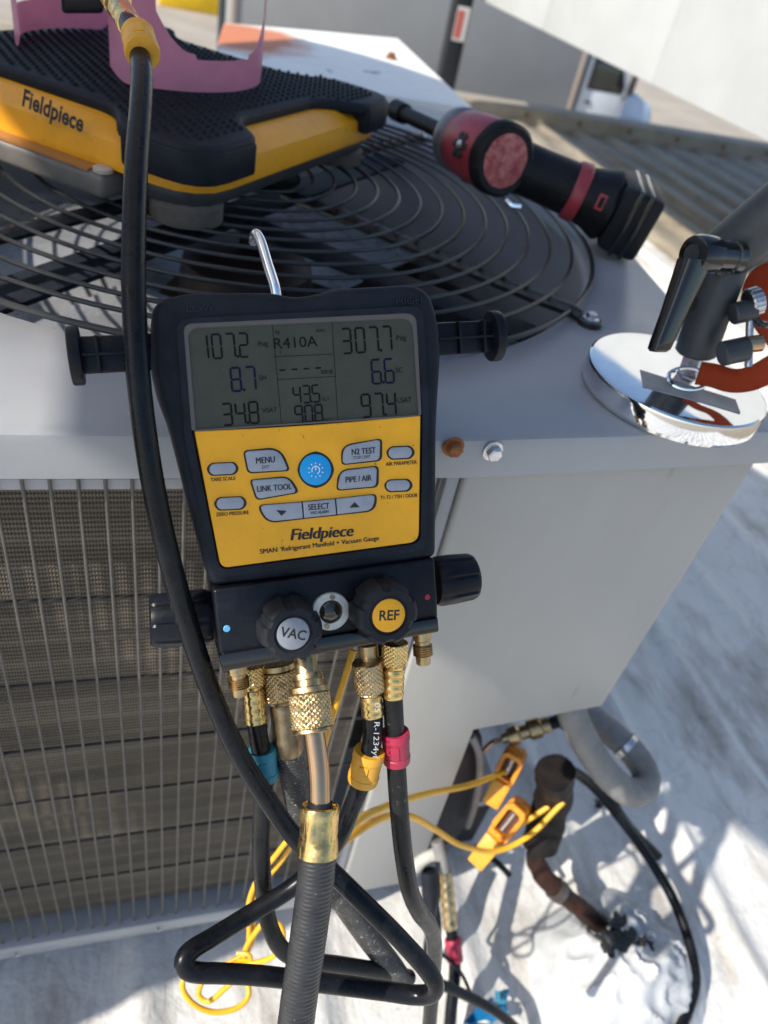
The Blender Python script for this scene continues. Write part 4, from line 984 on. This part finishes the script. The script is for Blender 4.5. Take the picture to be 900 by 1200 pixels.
# black power cable over the roof
th = thing('power_cable', 'thick black cable curving over the roof to the bottom right', 'cable', PZ(800, 1120, .0))
def roofpts(l, r): return [PZ(x, y, z) for x, y, z in l]
bm = NB(); tube(bm, resample(spline([PZ(636, 920, .22), PZ(645, 906, .215), PZ(662, 901, .2), PZ(690, 917, .16), PZ(722, 953, .12), PZ(758, 1002, .08), PZ(788, 1052, .06), PZ(808, 1105, .05), PZ(815, 1150, .045), PZ(806, 1185, .04), PZ(790, 1220, .04)], 10), .006), .0072, 14); obj('cable', bm, M['hose'], th, 60)
bm = NB(); tube(bm, resample(spline([PZ(690, 880, .2), PZ(706, 912, .16), PZ(724, 950, .12), PZ(748, 980, .06), PZ(772, 1004, .03)], 10), .006), .0072, 12); obj('cable_tail', bm, M['hose'], th, 60)
# service valve, brass, in the corner
th = thing('service_valve', 'brass service valve with a teal ring under the service panel', 'valve', PD(620, 856, .93))
A, B = PD(588, 866, .93), PD(645, 848, .93); d = (B - A).normalized()
bm = NB(); lathe(bm, A, d, [(0, .006), (.008, .006), (.008, .010), (.02, .012), (.024, .009), (.034, .009), (.036, .013), (.050, .013), (.052, .010), (.062, .010)], 6 * 4); obj('body', bm, M['brassdull'], th, 25)
bm = NB(); lathe(bm, B, d, [(0, .008), (.012, .008)], 16); obj('cap', bm, M['rubber'], th)
bm = NB(); lathe(bm, B + d * .010, d, [(0, .011), (.012, .011)], 20); obj('teal_ring', bm, M['gripblue'], th)
bm = NB(); tube(bm, spline([A, A + V((-.012, 0, -.006)), A + V((-.02, .0, -.03))], 6), .003, 8); obj('stem', bm, M['copper'], th)
# far end of a hose with crimson grip
th = thing('red_hose_end', 'far hose end with tan fitting and small maroon grip above the roof', 'hose', PD(530, 1110, .92))
A, B = PD(521, 1022, .93), PD(528, 1088, .92); d = (B - A).normalized(); L_ = (B - A).length
bm = NB(); lathe(bm, A, d, crimp_profile(L_, .0090, 6), 24); obj('crimp_ferrule', bm, M['brassdull'], th, 30)
bm = NB(); tube(bm, resample(spline(D([(512, 985, .93), (517, 1005, .93), (521, 1024, .93)]), 6), .006), .008, 12); obj('elbow', bm, M['conduit'], th, 60)
hose_tube(th, D([(528, 1085, .92), (532, 1110, .915), (533, 1140, .91), (529, 1180, .90), (525, 1230, .89)]), .0075)
grip(th, D([(531, 1102, .915), (533, 1124, .912)]), .0105, .026, M['gripred'])
# pale pipe stub with black foam, and small wires
th = thing('liquid_line', 'pale pipe stub wrapped in black foam left of the tan fitting', 'pipe', PD(500, 1020, .95))
bm = NB(); tube(bm, resample(spline(D([(486, 1018, .95), (496, 1006, .95), (514, 1000, .95), (524, 1002, .95)]), 8), .006), .0085, 12); obj('pipe_stub', bm, mat('pale_pipe', (.45, .44, .40), .5, var=.15, vscale=60), th, 60)
bm = NB(); tube(bm, resample(spline(D([(503, 1020, .96), (504, 1050, .96), (508, 1085, .955), (504, 1125, .95)]), 8), .006), .011, 12); obj('foam_sleeve', bm, M['rubber'], th, 60)
for pts_, r, lab_ in ((((512, 1010, .92), (514, 1050, .91), (508, 1090, .90), (506, 1112, .9), (520, 1120, .9), (540, 1140, .9), (552, 1165, .9)), .0022, 'thin black wire looping beside the maroon grip'),
                      (((508, 1150, .86), (545, 1166, .88), (585, 1188, .9), (615, 1215, .92)), .0062, 'thin dark cable crossing to the bottom edge past the blue cap'),
                      (((556, 992, .96), (572, 1002, .95), (590, 1018, .95), (597, 1026, .95)), .004, 'short dark cable stub below the lower clamp probe')):
    bm = NB(); tube(bm, resample(spline(D(pts_), 10), .005), r, 10); tag(obj('wire', bm, M['hose'], None, 60, PD(*pts_[2])), lab_, 'wire')
def twig(l, r, lab_):
    P_ = [PZ(x, y, 0) for x, y in l]; P_ = [V((p.x, p.y, rt(p.x, p.y) + .006)) for p in P_]
    bm = NB(); tube(bm, resample(spline(P_, 8), .006), r, 8); tag(obj('wire', bm, M['hose'], None, 60, P_[0]), lab_, 'wire')
# blue rag scraps
for (px, py, s, a, l) in ((568, 1190, 1.0, .4, 'larger blue plastic scrap on the roof at the bottom'), (588, 1178, .7, 1.2, 'smaller pale blue plastic scrap on the roof at the bottom')):
    c = PZ(px, py, .02); bm = NB(); g = []
    for i in range(7):
        g.append([bm.verts.new(c + V(((i / 6 - .5) * .05 * s * math.cos(a) - (j / 4 - .5) * .022 * s * math.sin(a), (i / 6 - .5) * .05 * s * math.sin(a) + (j / 4 - .5) * .022 * s * math.cos(a), .010 * math.sin(i * 1.3 + j) * s))) for j in range(5)])
    for i in range(6):
        for j in range(4): bm.faces.new((g[i][j], g[i + 1][j], g[i + 1][j + 1], g[i][j + 1]))
    bmesh.ops.solidify(bm, geom=bm.faces[:], thickness=.0012)
    tag(obj('plastic_scrap', bm, mat('blue_plastic' + str(s), (.02, .26, .56) if s == 1 else (.12, .5, .72), .35), None, 60, c), l, 'scrap')
# ================================================================== refrigerant scale
SA = V((.61, .79, 0)).normalized(); SB = V((-SA.y, SA.x, 0)); SN = V((.041, .613, 0)); SL = .37
sc0 = SN + SA * SL / 2 + SB * SL / 2
def sp(p, q, z): return SN + SA * p + SB * q + V((0, 0, z))
sc = thing('refrigerant_scale', 'yellow and black electronic refrigerant scale resting on the fan guard', 'scale', V((sc0.x, sc0.y, .815)))
def star(L0, L1, inset, cut, off):
    """square with corner ears: sides pulled in by inset between ears of length cut"""
    out = []
    for k in range(4):
        a = math.pi / 2 * k
        loc = [(off, off), (cut, off), (cut + .035, off + inset), (SL - cut - .035, off + inset), (SL - cut, off)]
        for x, y in loc:
            x -= SL / 2; y -= SL / 2; out.append((x * math.cos(a) - y * math.sin(a) + SL / 2, x * math.sin(a) + y * math.cos(a) + SL / 2))
    return out
def rnd(l, r): return roundp(l, r, 4)
base = rnd([(.012, .012), (SL - .012, .012), (SL - .012, SL - .012), (.012, SL - .012)], .04)
obj('base_frame', prism([sp(x, y, .848) for x, y in base], ZA, .016, .003), M['gunmetal'], sc, 40)
# yellow shell with sloping sides
lo = rnd([(.004, .004), (SL - .004, .004), (SL - .004, SL - .004), (.004, SL - .004)], .045)
def scale_in(l, t): return [(SL / 2 + (x - SL / 2) * t, SL / 2 + (y - SL / 2) * t) for x, y in l]
bm = NB(); levels = [(lo, 1.0, .8475), (lo, 1.004, .853), (lo, .985, .868), (lo, .90, .8775), (lo, .6, .8775)]; R_ = []
for l, t, z in levels: R_.append([bm.verts.new(sp(x, y, z)) for x, y in scale_in(l, t)])
for a, b in zip(R_, R_[1:]):
    for i in range(len(a)): bm.faces.new((a[i], a[(i + 1) % len(a)], b[(i + 1) % len(a)], b[i]))
bm.faces.new(R_[-1]); bm.faces.new(R_[0][::-1])
shell = obj('shell', bm, M['yellow'], sc, 30)
# black rubber pad: top sheet with ears that fold down over the corners
pad = rnd(star(0, 0, .042, .075, -.004), [.045, .012, .02, .02, .012] * 4)
po_ = obj('rubber_pad', prism([sp(x, y, .887) for x, y in pad], ZA, .012, .004, 3), M['rubber'], sc, 40)
for k in range(4):
    a = math.pi / 2 * k; l = []
    for x, y in rnd([(-.006, -.006), (.072, -.006), (.072, .02), (.02, .072), (-.006, .072)], [.048, .004, .01, .01, .004]):
        x -= SL / 2; y -= SL / 2; l.append((x * math.cos(a) - y * math.sin(a) + SL / 2, x * math.sin(a) + y * math.cos(a) + SL / 2))
    obj('corner_cap', prism([sp(x, y, .8835) for x, y in l], ZA, .026, .003, 2), M['rubber'], sc, 40)
    fx, fy = [((p - SL / 2) * math.cos(a) - (q - SL / 2) * math.sin(a) + SL / 2, (p - SL / 2) * math.sin(a) + (q - SL / 2) * math.cos(a) + SL / 2) for p, q in [(.042, .042)]][0]
    bm = NB(); lathe(bm, sp(fx, fy, .8135), ZA, [(0, .027), (.001, .030), (.003, .031), (.016, .031), (.019, .028), (.022, .024)], 36); obj('foot', bm, mat('grey_foot', (.10, .09, .08), .7, var=.2, vscale=60, bump=.2, bscale=200), sc, 40)
# pattern of raised lugs on the pad
bm = NB(); st = .0115; n = int(SL / st)
def inside(p, poly):
    c = False; j = len(poly) - 1
    for i in range(len(poly)):
        a, b = poly[i], poly[j]
        if (a[1] > p[1]) != (b[1] > p[1]) and p[0] < (b[0] - a[0]) * (p[1] - a[1]) / (b[1] - a[1]) + a[0]: c = not c
        j = i
    return c
pin = [(SL / 2 + (x - SL / 2) * .93, SL / 2 + (y - SL / 2) * .93) for x, y in pad]
for i in range(n + 2):
    for j in range(n * 2 + 2):
        x = i * st + (st / 2 if j % 2 else 0); y = j * st * .74
        if not inside((x, y), pin): continue
        c = [(x - .0040, y), (x, y - .0026), (x + .0040, y), (x, y + .0026)]
        b0 = [bm.verts.new(sp(u, v, .8868)) for u, v in c]; b1 = [bm.verts.new(sp(x + (u - x) * .55, y + (v - y) * .6, .8895)) for u, v in c]
        bm.faces.new(b1)
        for k in range(4): bm.faces.new((b0[k], b0[(k + 1) % 4], b1[(k + 1) % 4], b1[k]))
lg = obj('tread_lugs', bm, M['rubber'], sc, 0); lg['kind'] = 'stuff'
# lettering on the left front face and the small brown plate under it
fo = sp(.004, .2, .861); fn = (-SA * 1.0 + ZA * .30).normalized(); fn_o = sp(-.0005, .2, .860)
o = PN(64, 131, fn_o, fn); ex = (PN(96, 146, fn_o, fn) - PN(33, 118, fn_o, fn)).normalized(); ex = (ex - fn * ex.dot(fn)).normalized(); ey = fn.cross(ex)
bm = text_bm('Fieldpiece', o + fn * .0022, ex, ey, .0125, .03, sx=.86); obj('lettering', bm, M['ink'], shell, 0)
obj('handle_bar', prism([sp(u, v, .846) for u, v in ((-.012, .085), (-.012, .30), (.03, .30), (.03, .085))], ZA, .020, .005, 3), mat('grey_bar', (.13, .12, .11), .5, var=.15, vscale=40), sc, 40)
bar = obj('info_plate', prism([sp(u, v, .8475) for u, v in ((-.011, .10), (-.011, .285), (.012, .285), (.012, .10))], ZA, .002), mat('brown_plate', (.36, .16, .05), .4, var=.1, vscale=60), sc, 0)
bm = NB(); lathe(bm, sp(-.002, .092, .846), ZA, [(0, .008), (.003, .008), (.004, .006)], 20); obj('bubble_stud', bm, mat('pale_stud', (.5, .42, .36), .4), sc)

# ================================================================== rose refrigerant cylinder standing upside down on the scale
TC = V((.000, .886, .8895)); TR = .120
tk = thing('refrigerant_cylinder', 'rose pink refrigerant cylinder standing on its slotted collar on the scale', 'cylinder', TC)
def ang_d(a, b): return abs((a - b + 180) % 360 - 180)
posts = [(-94, 9), (-13, 4), (112, 6), (196, 6)]
def band_top(a):
    h = .026
    for c_, w_ in posts:
        d_ = ang_d(a, c_)
        if d_ < w_: return .115
        if d_ < w_ + 18: h = max(h, .030 + .030 * (1 - (d_ - w_) / 18) ** 2.2)
    return h
def cyl(a, r, z): return TC + V((math.cos(math.radians(a)) * r, math.sin(math.radians(a)) * r, z))
for s0_, s1_ in ((-104, -8), (106, 204)):                     # two handle segments
    bm = NB(); NA = 80; NZ = 6; aa = [s0_ + (s1_ - s0_) * i / NA for i in range(NA + 1)]; G_ = []
    for a in aa:
        h = band_top(a); e0 = max(0, min(1, (a - s0_) / 8, (s1_ - a) / 8)); lowz = .012 * (1 - e0) ** 2
        G_.append([bm.verts.new(cyl(a, TR - .004, lowz + (h - lowz) * j / NZ)) for j in range(NZ + 1)])
    for i in range(NA):
        for j in range(NZ): bm.faces.new((G_[i][j], G_[i + 1][j], G_[i + 1][j + 1], G_[i][j + 1]))
    bmesh.ops.solidify(bm, geom=bm.faces[:], thickness=.003)
    obj('collar_handle', bm, M['pink'], tk, 40)
bm = NB(); lathe(bm, TC, ZA, [(.112, .03), (.112, TR - .012), (.118, TR), (.14, TR + .003), (.37, TR + .003), (.385, TR), (.40, TR * .7), (.405, .0)], 64); obj('vessel', bm, M['pink'], tk, 40)
bm = NB(); lathe(bm, TC + V((0, 0, .112)), (0, 0, -1), [(0, .016), (.02, .016), (.022, .012), (.055, .012), (.06, .009)], 24); vs = obj('valve', bm, M['brass'], tk, 30)
pv = PD(97, 4, .62); c0 = TC + V((0, 0, .075))
bm = NB(); tube(bm, [c0, (c0 + PD(128, -14, .45)) / 2, PD(128, -14, .45)], .0062, 16); obj('valve_outlet', bm, M['brass'], tk, 60)
x = (PD(122, 4, .62) - PD(72, 4, .62)).normalized()
obj('valve_handle', box(PD(97, 2, .60), x, YA, ZA, .034, .02, .014, .003), M['plastic'], tk, 40)
obj('green_cap', box(PD(190, 66, .70), SA, SB, ZA, .020, .026, .018, .003), M['green'], tk, 40)

# ================================================================== red impact driver lying on the guard
Rr = PD(590, 188, .775); An = PD(462, 128, .955); dx_ = (An - Rr).normalized()
dv = thing('impact_driver', 'scuffed red and black cordless impact driver lying on the fan guard', 'power tool', V((Rr.x + .05, Rr.y, .82)))
L_ = (An - Rr).length
bm = NB(); lathe(bm, Rr, dx_, [(.004, .0335), (.012, .0355), (.05, .0350), (.075, .0335), (.080, .031)], 40); obj('motor_housing', bm, M['red'], dv, 40)
bm = NB(); lathe(bm, Rr - dx_ * .004, dx_, [(.0, .028), (-.001, .033), (.003, .0365), (.014, .0368), (.016, .034)], 40, rfun=lambda i, k, s, r: r * (1 + .012 * math.sin(k * .95))); eb = obj('end_bumper', bm, M['tooldark'], dv, 40)
bm = NB(); lathe(bm, Rr - dx_ * .0055, dx_, [(0, .022), (.001, .0265), (.006, .0275)], 32, rfun=lambda i, k, s, r: r * (1 + .05 * noise.noise((k * .7, i, 0)))); obj('end_cap', bm, M['redcap'], dv, 40)
bm = NB(); lathe(bm, Rr + dx_ * .078, dx_, [(0, .031), (.006, .034), (.018, .033), (.030, .024), (.040, .017), (.042, .011)], 40); obj('gear_nose', bm, mat('grey_nose', (.22, .22, .24), .4, .6, var=.2, vscale=60), dv, 40)
bm = NB(); lathe(bm, Rr + dx_ * .118, dx_, [(0, .009), (L_ - .150, .009), (L_ - .148, .012), (L_ - .122, .0125), (L_ - .120, .009), (L_ - .112, .006)], 24); obj('bit_holder', bm, M['tooldark'], dv, 40)
x, y, d = frame(dx_)
for k in range(6):                                           # vent slots and a star screw
    a = math.radians(150 + k * 26); nrm = x * math.cos(a) + y * math.sin(a)
    bm = box(Rr + dx_ * (.032 + .022 * (k % 2)) + nrm * .0345, dx_, nrm.cross(dx_), nrm, .014, .005, .004, .001); obj('vent_slot', bm, M['ink'], dv, 40)
tw = (CAM - (Rr + dx_ * .04)); tw = (tw - dx_ * tw.dot(dx_)).normalized(); sw = dx_.cross(tw)
c = Rr + dx_ * .034 + tw * .0345 - sw * .004
for a in (0, math.pi / 3, 2 * math.pi / 3):
    obj('star_recess', box(c, dx_ * math.cos(a) + sw * math.sin(a), sw * math.cos(a) - dx_ * math.sin(a), tw, .026, .0075, .003, .0008), M['ink'], dv, 40)
bm = NB(); lathe(bm, c, tw, [(0, .0045), (.0022, .0045), (.0026, .0035)], 16); obj('screw', bm, M['steel'], dv)
# handle
H0 = Rr + dx_ * .050; Bt = PD(738, 252, .82); hd_ = (Bt - H0).normalized(); HL = (Bt - H0).length
hp_ = [H0, H0 + hd_ * HL * .33, H0 + hd_ * HL * .62, H0 + hd_ * HL * .80]
path = resample(spline(hp_, 10), .004)
up_ = (ZA - hd_ * hd_.z).normalized(); sd = hd_.cross(up_)
def oblong(bm, c0_, ax, prof, a, b):
    R2 = []
    for s, k in prof: R2.append([bm.verts.new(c0_ + ax * s + sd * (a * k * math.cos(t)) + up_ * (b * k * math.sin(t))) for t in [2 * math.pi * i / 28 for i in range(28)]])
    for r0, r1 in zip(R2, R2[1:]):
        for i in range(28): bm.faces.new((r0[i], r0[(i + 1) % 28], r1[(i + 1) % 28], r1[i]))
    bm.faces.new(R2[0][::-1]); bm.faces.new(R2[-1]); return bm
obj('handle', oblong(NB(), H0, hd_, [(0, .9), (HL * .15, 1.0), (HL * .4, .98), (HL * .60, 1.02), (HL * .66, 1.04)], .031, .027), M['tooldark'], dv, 40)
obj('red_band', oblong(NB(), H0, hd_, [(HL * .60, 1.08), (HL * .61, 1.12), (HL * .67, 1.16), (HL * .68, 1.12)], .031, .027), M['red'], dv, 40)
obj('handle_base', oblong(NB(), H0, hd_, [(HL * .68, 1.06), (HL * .75, 1.16), (HL * .84, 1.4), (HL * .86, 1.36)], .031, .027), M['tooldark'], dv, 40)
bc = H0 + hd_ * (HL * .99)
bt = obj('battery', box(bc - up_ * .0, sd, up_, hd_, .090, .068, .046, .007), M['tooldark'], dv, 40)
for k in (-1, 1): obj('battery_ridge', box(bc + hd_ * .006 * k, sd, up_, hd_, .0925, .0705, .005, .0015), M['gloss'], bt, 40)
tw = (CAM - (H0 + hd_ * HL * .77)); tw = (tw - hd_ * tw.dot(hd_)).normalized(); sw = hd_.cross(tw)
obj('logo_plate', box(H0 + hd_ * HL * .775 + tw * .0375, sw, hd_, tw, .016, .009, .004, .001), mat('logo_red', (.42, .05, .06), .4), dv, 40)
obj('logo_plate_inner', box(H0 + hd_ * HL * .775 + tw * .0397, sw, hd_, tw, .011, .005, .001, .0002), M['tooldark'], dv, 40)
trg = H0 + hd_ * HL * .12 - dx_ * -.024
obj('trigger', box(trg, dx_, hd_, up_, .014, .028, .018, .004), M['gloss'], dv, 40)
bm = NB(); tube(bm, spline([Rr + V((.006, -.02, -.033)), Rr + V((.012, -.026, -.036)), Rr + V((.02, -.03, -.035))], 6), .0035, 10); obj('hanging_clip', bm, M['chrome'], dv)

# ================================================================== chrome magnet base with swivel arm (carries the umbrella)
mc = V((.389, .426, TOPZ)); mg = thing('magnetic_base', 'round chrome magnetic base with black lever and dark swivel arm', 'magnetic base', mc)
bm = NB(); lathe(bm, mc + V((0, 0, .0006)), ZA, [(0, .066), (.001, .0685), (.004, .070), (.016, .070), (.0185, .0692), (.0195, .0675), (.0200, .06), (.0206, .03), (.0206, .0001)], 96); obj('chrome_disc', bm, M['chrome'], mg, 25)
A = PZ(806, 438, TOPZ + .0206); B = PD(857, 292, .525); ax = (B - A).normalized(); AL = (B - A).length
bm = NB(); lathe(bm, A, ax, [(0, .009), (.002, .0095), (.004, .0075), (.022, .0075)], 6); obj('bolt', bm, M['steel'], mg, 25)
bm = NB(); lathe(bm, A, ax, [(.016, .013), (.018, .0152), (AL - .014, .0156), (AL - .012, .0150), (AL - .010, .0140), (AL + .004, .0140)], 40); lt = obj('lower_tube', bm, M['gunmetal'], mg, 30)
C_ = PD(925, 236, .500)
ax2 = (C_ - B).normalized()
bm = NB(); lathe(bm, B - ax2 * .018, ax2, [(0, .012), (.003, .0175), (.012, .0195), (.3, .0195)], 40); obj('upper_arm', bm, M['gunmetal'], mg, 30)
# hole in the tube: a dark plug
tw = (CAM - (A + ax * AL * .62)); tw = (tw - ax * tw.dot(ax)).normalized(); sw = ax.cross(tw)
pl = PD(861, 350, .515)
nrm = (pl - (A + ax * (pl - A).dot(ax))).normalized()
bm = NB(); lathe(bm, A + ax * (AL * .58) + nrm * .0, tw * .55 - sw * .83, [(.0135, .0058), (.0159, .0058)], 20); obj('plug_hole', bm, M['ink'], mg)
# clamping lever
h0 = PD(862, 302, .505); h1 = PD(812, 298, .487); hx = (h1 - h0).normalized(); hl = (h1 - h0).length
bm = NB(); lathe(bm, h0, hx, [(0, .0112), (.006, .0112), (.007, .0098), (hl * .55, .0098), (hl * .58, .0125), (hl * .9, .0130), (hl, .0118), (hl + .001, .008)], 36); lv = obj('lever_hub', bm, M['gloss'], mg, 30)
bm = NB(); lathe(bm, h1 + hx * .0005, hx, [(0, .0062), (.0012, .0062), (.0012, .0045)], 24); obj('hub_screw', bm, M['gunmetal'], mg)
l0 = PD(815, 304, .487); l1 = PD(771, 412, .497); ld = (l1 - l0).normalized(); ll = (l1 - l0).length
v1 = hx; v2 = ld.cross(v1).normalized(); bm = NB(); R2 = []
for s, wd, tk_ in ((0, .0095, .0115), (.2, .0085, .0105), (.6, .0070, .0085), (.88, .0066, .0078), (.97, .0062, .0074), (1.0, .0046, .0055)):
    R2.append([bm.verts.new(l0 + ld * ll * s + v1 * (tk_ * (abs(math.cos(t)) ** .5) * (1 if math.cos(t) > 0 else -1)) + v2 * (wd * .8 * (abs(math.sin(t)) ** .5) * (1 if math.sin(t) > 0 else -1))) for t in [2 * math.pi * (i + .5) / 24 for i in range(24)]])
for r0, r1 in zip(R2, R2[1:]):
    for i in range(24): bm.faces.new((r0[i], r0[(i + 1) % 24], r1[(i + 1) % 24], r1[i]))
bm.faces.new(R2[0][::-1]); bm.faces.new(R2[-1]); obj('lever', bm, M['gloss'], mg, 50)
# side fitting with knurled thumb screws
for (x0, y0, x1, y1, r, m_, nm) in ((858, 368, 884, 362, .0078, 'gunmetal', 'side_boss'), (845, 415, 876, 408, .0088, 'gunmetal', 'side_boss'), (876, 356, 890, 352, .010, 'steel', 'thumb_screw')):
    a, b = PD(x0, y0, .53), PD(x1, y1, .53); bm = NB(); lathe(bm, a, b - a, [(0, r * .9), (.001, r), ((b - a).length - .001, r), ((b - a).length, r * .85)], 40, rfun=(lambda i, k, s, rr: rr * (1 + (.05 if k % 2 else 0))) if nm == 'thumb_screw' else None); obj(nm, bm, M[m_], mg, 30)
bm = NB(); tube(bm, D([(880, 345, .53), (877, 430, .535)]), .0028, 12); obj('steel_pin', bm, M['steel'], mg)
bm = NB(); tube(bm, D([(872, 404, .53), (892, 402, .53)]), .006, 12); obj('copper_bush', bm, M['copper'], mg)
# long arm up and over to the umbrella
e1 = B - ax2 * .018 + ax2 * .29
bm = NB(); tube(bm, spline([e1, e1 + V((.06, -.02, .12)), V((.45, .45, 1.5)), V((.0, .62, 1.55)), UC - UA * .17], 10), .009, 16); obj('goose_neck', bm, M['gunmetal'], mg, 60)
# strip of clear tape stuck on the disc
tp = [PZ(x, y, TOPZ + .0214) for x, y in ((750, 433), (862, 468), (868, 484), (754, 453))]
obj('tape_strip', prism(tp, ZA, .0004), mat('matte_tape', (.30, .29, .28), .55, var=.15, vscale=60), mg, 0)
# D-ring and orange strap
rc = PD(806, 444, .555); bm = NB(); tw = (CAM - rc).normalized(); u1 = RX; u2 = V((.1, .75, .25)).normalized(); u1 = u1 - u2 * u1.dot(u2); u1.normalize()
tube(bm, [rc + u1 * (.0145 * math.cos(2 * math.pi * i / 40)) + u2 * (.0105 * math.sin(2 * math.pi * i / 40)) for i in range(40)], .0017, 10, closed=True)
sp_ = thing('orange_strap', 'orange webbing strap tied to the magnetic base by a steel ring', 'strap', rc)
obj('ring', bm, M['chrome'], sp_)
def strapm(l, wd, name):
    """ribbon: centre line px,py,depth and half width direction"""
    C2 = spline(D(l), 8); bm = NB(); g = []
    for i, p in enumerate(C2):
        d_ = (C2[min(i + 1, len(C2) - 1)] - C2[max(i - 1, 0)]).normalized(); n_ = (CAM - p).normalized(); n_ = (n_ + ZA * .6).normalized(); s_ = d_.cross(n_).normalized()
        g.append((bm.verts.new(p + s_ * wd), bm.verts.new(p + s_ * wd * .3), bm.verts.new(p - s_ * wd * .3), bm.verts.new(p - s_ * wd)))
    for a, b in zip(g, g[1:]):
        for k in range(3): bm.faces.new((a[k], b[k], b[k + 1], a[k + 1]))
    bmesh.ops.solidify(bm, geom=bm.faces[:], thickness=.0016)
    return obj(name, bm, M['strap'], sp_, 50)
strapm([(818, 437, .553), (836, 440, .548), (858, 446, .545), (882, 443, .54), (915, 425, .535)], .0095, 'webbing')
strapm([(915, 395, .55), (900, 375, .55), (888, 352, .55), (893, 330, .55), (915, 318, .55)], .011, 'webbing')
bm = NB(); tube(bm, spline(D([(888, 340, .535), (880, 350, .53), (881, 368, .53), (892, 380, .53), (905, 378, .535)]), 6), .0026, 10); obj('black_clip', bm, M['gloss'], sp_)
